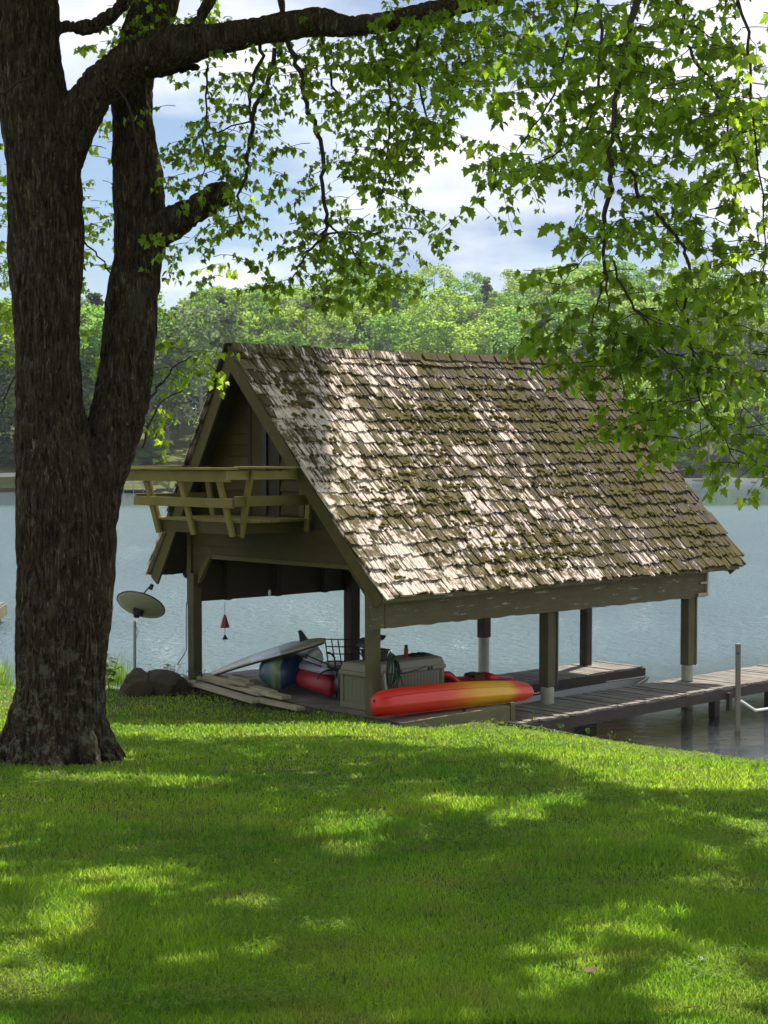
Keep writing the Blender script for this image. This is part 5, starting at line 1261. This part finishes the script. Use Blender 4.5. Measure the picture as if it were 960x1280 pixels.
for (cx, cy_, rx, ry, Y0, Y1, n, ls) in CL:
    for k in range(n):
        a = rnd.uniform(0, 6.28); q = math.sqrt(rnd.random()); x = cx + rx * q * math.cos(a); y = cy_ + ry * q * math.sin(a) - 8
        p = P(x, y, rnd.uniform(Y0, Y1)); a2 = rnd.uniform(0, 6.28)
        spray(p, (math.cos(a2), math.sin(a2), 0.1), rnd.randint(3, 6), ls, r0=0.0035, length=0.075 if ls < .0 else 0.075)
# high canopy above the picture, where the limbs spread: it throws the dappled shade
nvis = len(leaves)
def lit_gap(x, y):   # sunlit openings seen on the lawn (light comes down through gaps in the crown)
    v = noise.noise(Vector((x * 0.55 + 4, y * 0.42, 0))) + 0.6 * noise.noise(Vector((x * 1.5, y * 1.1 + 5, 2)))
    return v
canopy = []
shade_zone = 0
for _ in range(27000):
    gx = rnd.uniform(-8.5, 7.5); gy = rnd.uniform(4.5, 21.5)
    edge = 18.3 - 5.6 * sstep(0.3, 2.2, gx)
    edge += 0.3 * sstep(-1, -3, gx)
    edge += 0.8 * noise.noise(Vector((gx * 0.6, 0, 8)))
    if gy > edge: continue
    if lit_gap(gx, gy) > 0.30 and rnd.random() < 0.93: continue
    s_ = rnd.uniform(8.8, 13.5); p = Vector((gx, gy, lawn_h(gx, gy))) + SD * s_
    px, py = project(p)
    if py > -25: 
        s2 = 15.5; p = Vector((gx, gy, lawn_h(gx, gy))) + SD * rnd.uniform(14, 17)
        px, py = project(p)
        if py > -25: continue
    canopy.append(p)
# shade over the near end of the roof
for _ in range(900):
    u, s = rnd.uniform(-0.4, 2.2), rnd.uniform(0.40, 1.05)
    if u > 3.0 * (s - 0.38): continue
    p = W(0, 0); q = roof_pt(u, s); p = W(q.x, q.y, q.z) + SD * rnd.uniform(10.5, 13.0); px, py = project(p)
    if py > -25: continue
    canopy.append(p)
for p in canopy:
    leaves.append((p, Vector((rnd.gauss(0, 1), rnd.gauss(0, 1), -0.4)).normalized(), Vector((rnd.gauss(0, .5), rnd.gauss(0, .5), 1)), rnd.uniform(0.20, 0.36)))
# limbs carrying the high canopy
for (a, bq, r0) in (((26, -150, 15), (-3.0, 9, 12.5), .15), ((26, -190, 15), (1.0, 10, 14), .15), ((215, -120, 16), (2.5, 17, 15), .13), ((28, -100, 15), (-5.5, 14, 14.5), .15), ((215, -100, 16), (0.5, 21.5, 15), .13), ((820, -110, 11.2), (3.5, 14.5, 12.5), .07)):
    s_ = P(*a); e_ = Vector(bq); m_ = (s_ + e_) / 2 + Vector((rnd.uniform(-.5, .5), rnd.uniform(-.5, .5), 0.6))
    c, r = smooth_path([s_, m_, e_], [r0, r0 * .6, r0 * .15], 8); twigs.tube(c, r, 8)
    for k in range(7):
        st = c[rnd.randrange(5, len(c))]; dd = Vector((rnd.gauss(0, 1), rnd.gauss(0, 1), rnd.uniform(0.0, 0.7))).normalized()
        if project(st + dd * 2.2)[1] > -30: continue
        twigs.tube([st, st + dd * 1.1 + Vector((0, 0, .1)), st + dd * 2.2], [r0 * .25, r0 * .15, 0.006], 5)
twigs.v = [tuple(Vector(v) - ORG) for v in twigs.v]
twigs.build('twigs', M['twig'], maple, smooth=True)
def leaf_mats(p, d, nn, s):
    z = nn - d * nn.dot(d); z = z.normalized() if z.length > 1e-4 else d.orthogonal().normalized()
    x = d.cross(z); return np.array([(x.x, d.x, z.x), (x.y, d.y, z.y), (x.z, d.z, z.z)]) * s
vis = leaves[:nvis]
vis_near = sorted(range(nvis), key=lambda i: -vis[i][3] / vis[i][0].y)
solo_leaf = []
for i in vis_near:
    x, y = project(vis[i][0])
    if 10 < x < 950 and 5 < y < 620: solo_leaf.append(i)
    if len(solo_leaf) >= 300: break
lm = np_mesh('leaf', LV, None, LF, [M['leaf1']])
sset = set(solo_leaf)
for i in solo_leaf:
    p, d, nn, s = vis[i]; A = leaf_mats(p, d, nn, s); q = p - ORG
    link('leaf', lm, maple, Matrix(((A[0, 0], A[0, 1], A[0, 2], q.x), (A[1, 0], A[1, 1], A[1, 2], q.y), (A[2, 0], A[2, 1], A[2, 2], q.z), (0, 0, 0, 1))))
VV = []; 
for i, (p, d, nn, s) in enumerate(leaves):
    if i in sset: continue
    VV.append(LV @ leaf_mats(p, d, nn, s).T + np.array(p - ORG))
VV = np.concatenate(VV); nl = len(VV) // 15; FF = (LF[None] + 15 * np.arange(nl)[:, None, None]).reshape(-1, 3)
o = link('crown', np_mesh('crown', VV, None, FF, [M['leaf']]), maple); o['kind'] = 'stuff'
print('leaves', len(leaves), 'visible', nvis, 'trees', ntree, 'trunk verts', nv)

# ------------------------------------------------------------------ lawn grass and plants
g = np.random.default_rng(5)
def blades(N, yr, hr, wr, inside, tall=1.0):
    u = g.uniform(0, 1, N); y = 1 / (1 / yr[0] - u * (1 / yr[0] - 1 / yr[1])); x = g.uniform(-0.5, 0.5, N) * (y * 0.53 + 1.6); return x, y
XX = []; 
NB = 330000
u = g.uniform(0, 1, NB); Y_ = 1 / (1 / 5.6 - u * (1 / 5.6 - 1 / 27.5)); X_ = g.uniform(-0.5, 0.5, NB) * (Y_ * 0.535 + 0.9)
NS = 190000; us = g.uniform(0, 1, NS); Ys = 1 / (1 / 4.6 - us * (1 / 4.6 - 1 / 27.5)); Xs = np.where(g.uniform(0, 1, NS) < .5, -1, 1) * (Ys * 0.2675 + 0.45 + g.uniform(0, 5.5, NS)); X_ = np.concatenate([X_, Xs]); Y_ = np.concatenate([Y_, Ys]); NB += NS; LW = 14.1
lx = np.arange(-14.1, 14.11, 0.15); ly = np.arange(4.5, 28.01, 0.15)
H = np.array([[lawn_h(x, y) for x in lx] for y in ly]); D = np.array([[shore_d(x, y) for x in lx] for y in ly])
def bil(A, x, y):
    fx = np.clip((x - lx[0]) / 0.15, 0, len(lx) - 1.001); fy = np.clip((y - ly[0]) / 0.15, 0, len(ly) - 1.001); i = fx.astype(int); j = fy.astype(int); a = fx - i; c = fy - j
    return A[j, i] * (1 - a) * (1 - c) + A[j, i + 1] * a * (1 - c) + A[j + 1, i] * (1 - a) * c + A[j + 1, i + 1] * a * c
dz_ = bil(D, X_, Y_); Z_ = bil(H, X_, Y_)
du = UX[0] * X_ + UX[1] * (Y_ - 22); dv = VX[0] * X_ + VX[1] * (Y_ - 22)
ok = (dz_ < -0.02) & ~((du > -0.02) & (dv > -0.40) & (dv < 5.6))
left = X_ < -3.2; ok &= ~(left & (dz_ > -1.0))
tx, ty = ORG.x, ORG.y; ok &= ((X_ - tx - 0.05) ** 2 + (Y_ - ty) ** 2) > 0.42 ** 2
X_, Y_, Z_ = X_[ok], Y_[ok], Z_[ok]; NB = len(X_)
pn = np.array([noise.noise(Vector((float(x) * 0.9, float(y) * 0.9, 4.0))) for x, y in zip(X_[::1], Y_[::1])])
hh = g.uniform(0.022, 0.050, NB) * (1 + 0.7 * pn) * np.where(g.uniform(0, 1, NB) < 0.02, 1.7, 1.0)
hh *= np.where(Y_ > 18, 1.15, 1.0)
ww = 0.0022 * np.maximum(1, Y_ / 6.0) * np.where(np.abs(X_) > Y_ * 0.2675 + 0.46, 1.5, 1.0) * g.uniform(0.7, 1.4, NB)
an = g.uniform(0, 2 * np.pi, NB); ln = g.uniform(0.1, 0.9, NB) * hh; la = g.uniform(0, 2 * np.pi, NB)
cx, sx_ = np.cos(an) * ww, np.sin(an) * ww; bx, by = np.cos(la) * ln, np.sin(la) * ln
V = np.empty((NB, 5, 3)); z0 = Z_ - 0.004
V[:, 0] = np.stack([X_ - cx, Y_ - sx_, z0], 1); V[:, 1] = np.stack([X_ + cx, Y_ + sx_, z0], 1)
V[:, 2] = np.stack([X_ + cx * .75 + bx * .35, Y_ + sx_ * .75 + by * .35, z0 + hh * .6], 1); V[:, 3] = np.stack([X_ - cx * .75 + bx * .35, Y_ - sx_ * .75 + by * .35, z0 + hh * .6], 1)
V[:, 4] = np.stack([X_ + bx, Y_ + by, z0 + hh], 1)
base_ = 5 * np.arange(NB)[:, None]
o = link('lawn_grass', np_mesh('lawn_grass', V.reshape(-1, 3), base_ + np.array([[0, 1, 2, 3]]), base_ + np.array([[3, 2, 4]]), [M['grass']])); tag(o, 'short green mown grass covering the sloping lawn', 'grass', kind='stuff')

NC = 70000
u = g.uniform(0, 1, NC); cy2 = 1 / (1 / 5.8 - u * (1 / 5.8 - 1 / 23.5)); cx2 = g.uniform(-0.5, 0.5, NC) * (cy2 * 0.535 + 0.9)
keep = np.array([noise.noise(Vector((float(x) * 1.1, float(y) * 0.8, 11.0))) for x, y in zip(cx2, cy2)]) + 0.55 * np.clip((cx2 - 0.2) / 2.5, 0, 1) * np.clip((cy2 - 15.5) / 1.5, 0, 1) > g.uniform(0.05, 0.5, NC)  # clover thickened towards the right to brighten the sunlit grass there
dc2 = bil(D, cx2, cy2); dv2 = VX[0] * cx2 + VX[1] * (cy2 - 22); du2 = UX[0] * cx2 + UX[1] * (cy2 - 22)
keep &= (dc2 < -0.04) & ~((du2 > -0.02) & (dv2 > -0.40)); cx2, cy2 = cx2[keep], cy2[keep]; NC = len(cx2); cz2 = bil(H, cx2, cy2) + g.uniform(0.022, 0.055, NC)
a0 = g.uniform(0, 2 * np.pi, NC); rr = 0.0075 * np.maximum(1, cy2 / 8) * g.uniform(0.7, 1.4, NC); V = np.empty((NC, 3, 4, 3)); tl_ = g.normal(0, 0.45, (NC, 2))
for q in range(3):
    a1 = a0 + q * 2.094
    for k_, (rad, da) in enumerate(((0.15, 0), (1.0, 0.62), (1.35, 0.0), (1.0, -0.62))):
        dx_ = rr * rad * np.cos(a1 + da); dy_ = rr * rad * np.sin(a1 + da); V[:, q, k_] = np.stack([cx2 + dx_, cy2 + dy_, cz2 + dx_ * tl_[:, 0] + dy_ * tl_[:, 1]], 1)
o = link('clover', np_mesh('clover', V.reshape(-1, 3), np.arange(NC * 12).reshape(-1, 4), None, [M['clover']])); tag(o, 'low clover and broad leaved weeds spread through the lawn', 'clover', kind='stuff')

def stalk_plant(name, label, cat, x, y, h, n, lsz, spread=0.1, group=None, z=None, mat='weed', narrow=False):
    z = lawn_h(x, y) if z is None else z
    t = thing(name, label, cat, (x, y, z), 0, group); st = MB(); lv = []
    for k in range(n):
        a = rnd.uniform(0, 6.28); r = rnd.uniform(0, spread); lean = rnd.uniform(0.05, 0.35) * h; hh_ = h * rnd.uniform(0.6, 1.0)
        p0 = Vector((r * math.cos(a), r * math.sin(a), -0.02)); p1 = p0 + Vector((lean * .4 * math.cos(a), lean * .4 * math.sin(a), hh_ * .6)); p2 = p0 + Vector((lean * math.cos(a), lean * math.sin(a), hh_))
        if narrow:
            w = 0.006; sd = Vector((-math.sin(a), math.cos(a), 0)) * w; lv.append([p0 - sd, p0 + sd, p1 + sd * .8, p1 - sd * .8, p2]); continue
        st.tube([p0, p1, p2], [0.005, 0.004, 0.002], 5, cap=False)
        for q in range(max(3, int(hh_ / 0.05))):
            tt = rnd.uniform(0.15, 1.0); p = p0.lerp(p1, tt / .6) if tt < .6 else p1.lerp(p2, (tt - .6) / .4)
            b_ = rnd.uniform(0, 6.28); d = Vector((math.cos(b_), math.sin(b_), rnd.uniform(-.2, .5))).normalized(); lv.append((p, d, Vector((rnd.gauss(0, .3), rnd.gauss(0, .3), 1)), lsz * rnd.uniform(.6, 1.2)))
    if narrow:
        b = MB()
        for q in lv: b.add(q, [(0, 1, 2, 3), (3, 2, 4)])
        b.build('blades', M[mat], t)
    else:
        st.build('stem', M['twig'] if h > 0.25 else M[mat], t); VV = []
        OV = np.array([(0, 0, 0), (.22, .3, .03), (.2, .65, 0), (0, 1, -.08), (-.2, .65, 0), (-.22, .3, .03)]); OF = np.array([(0, 1, 2, 3), (0, 3, 4, 5)])
        for (p, d, nn, s) in lv: VV.append(OV @ leaf_mats(p, d, nn, s).T + np.array(p))
        n_ = len(VV); o = link('leaves', np_mesh('leaves', np.concatenate(VV), (OF[None] + 6 * np.arange(n_)[:, None, None]).reshape(-1, 4), None, [M[mat]]), t); o['kind'] = 'stuff'
    return t
def at_lawn(px, py):
    Y = 8.0
    for _ in range(60):
        p = P(px, py, Y); Y += (p.z - lawn_h(p.x, p.y)) * 2.2
        Y = max(5, min(27, Y))
    return P(px, py, Y)
q = P(228, 852, 25.3); stalk_plant('leafy_weed', 'dark leafy weed growing between the boulder and the left boathouse post', 'weed', q.x, q.y, 0.42, 12, 0.10, 0.28)
q = P(215, 845, 25.6); stalk_plant('leafy_weed', 'trailing leafy weed draped behind the flat topped boulder', 'weed', q.x, q.y, 0.50, 9, 0.09, 0.25)
q = P(137, 862, 25.2); stalk_plant('sapling', 'thin sapling with a few broad leaves beside the trunk and dish', 'sapling', q.x, q.y, 0.95, 3, 0.17, 0.08)
for k, (x, y, h) in enumerate(((150, 850, .5), (143, 848, .65), (160, 846, .45), (2, 850, .5), (8, 842, .6), (134, 850, .5))):
    q = P(x, y, 26.3); stalk_plant('tall_grass_tuft', 'tall thin pale grass tuft on the bank beside the maple trunk', 'grass tuft', q.x, q.y, h, 40, .1, .25, 'tall grass tufts on the bank', narrow=True)
for (x, y, h) in ((812, 932, .10), (790, 925, .13), (700, 905, .10), (665, 897, .20), (735, 912, .1), (865, 945, .08), (765, 918, .12), (905, 950, .12), (880, 948, .1), (945, 958, .1)):
    q = at_lawn(x, y + 4); stalk_plant('edge_weed', 'small bright weed sprouting at the timber edging of the lawn', 'weed', q.x, q.y, h, 5, .035, .05, 'small weeds along the timber edging')
for (x, y, h, lb) in ((232, 1085, .07, 'small weed sprig alone in the shaded lawn left of centre'), (425, 1230, .09, 'pale upright weed sprig in the front of the lawn'), (712, 1215, .10, 'grey green grassy clump in the shaded lawn at lower right'), (590, 1060, .08, 'upright weed sprig in the middle right of the lawn')):
    q = at_lawn(x, y); stalk_plant('lawn_weed', lb, 'weed', q.x, q.y, h, 6, .03, .05)
# fern-like arching sprig, lower left
q = at_lawn(54, 1236); t = thing('fern_sprig', 'pale arching fern sprig standing in the lower left lawn', 'fern', q); pts = [Vector((0, 0, 0)), Vector((-0.005, 0, .07)), Vector((-0.03, 0, .125)), Vector((-0.075, 0, .15)), Vector((-.115, 0, .152))]
c, r = smooth_path(pts, [.002] * 5, 4); b = MB(); b.tube(c, r, 5); b.build('stem', M['weed'], t)
VV = []; OV = np.array([(0, 0, 0), (.2, .4, .0), (0, 1, -.05), (-.2, .4, 0)])
for i, p in enumerate(c[3:]):
    for s_ in (-1, 1):
        d = Vector((.15 * s_, s_ * .8, .25)).normalized() if i < 9 else Vector((0, s_ * .7, -.4)).normalized(); VV.append(OV @ leaf_mats(p, d, Vector((0, -.6, 1)), 0.028).T + np.array(p))
n_ = len(VV); link('leaflets', np_mesh('leaflets', np.concatenate(VV), np.arange(4 * n_).reshape(-1, 4), None, [M['weed']]), t)
# fallen leaves and litter on the lawn
M['dryleaf'] = m_flat('dry_leaf', (0.10, 0.062, 0.03), 0.8, var=0.4)
M['paleleaf'] = m_flat('pale_leaf', (0.30, 0.34, 0.20), 0.7, var=0.3)
dl = np_mesh('fallen_leaf', LV * [1, 1, 1.2], None, LF, [M['dryleaf']]); dl2 = np_mesh('fallen_leaf', LV, None, LF, [M['paleleaf']])
for (x, y, s, m_, lb) in ((323, 1189, .11, 'black', 'small dark leaf lying in the middle of the front lawn'), (490, 1128, .10, 0, 'reddish dry leaf lying in the shaded lawn'), (744, 1222, .10, 0, 'brown dry leaf at the grassy clump in the lower right lawn'), (858, 1270, .10, 0, 'curled brown leaf near the bottom right of the lawn'), (880, 1206, .07, 1, 'small pale leaf in the bright patch at lower right'), (944, 1163, .06, 1, 'tiny pale leaf near the right edge of the lawn'), (140, 1151, .08, 0, 'light brown dry leaf in the left lawn'), (398, 892, .10, 1, 'small white scrap in the shaded grass by the deck'), (500, 908, .12, 1, 'pale scrap lying in the grass before the kayak'), (62, 985, .12, 0, 'dry curled leaf beside the maple roots'), (325, 892, .12, 0, 'dry leaf in the shaded grass before the lumber stack')):
    q = at_lawn(x, y); o = link('fallen_leaf', dl if m_ != 1 else dl2); o.location = q + Vector((0, 0, 0.03)); o.scale = (s * .6, s * .6, s * .6); o.rotation_euler = (rnd.uniform(-.4, .4), rnd.uniform(-.4, .4), rnd.uniform(0, 6)); tag(o, lb, 'leaf')
    if m_ == 'black':
        o.data = o.data.copy(); o.data.materials.clear(); o.data.materials.append(M['black'])

# ------------------------------------------------------------------ thin air haze over the lake
b = MB(); b.box(-620, 620, -70, 800, -4.4, 95); hz_ = b.build('haze', None); hz_.data.materials.clear(); hz_['kind'] = 'stuff'
t = NT('thin_haze'); pv = t.n('ShaderNodeVolumePrincipled'); pv.inputs['Color'].default_value = (0.80, 0.88, 1.0, 1); pv.inputs['Density'].default_value = 0.00014; pv.inputs['Anisotropy'].default_value = 0.3
t.l(pv.outputs[0], t.out.inputs['Volume']); hz_.data.materials.append(t.m)
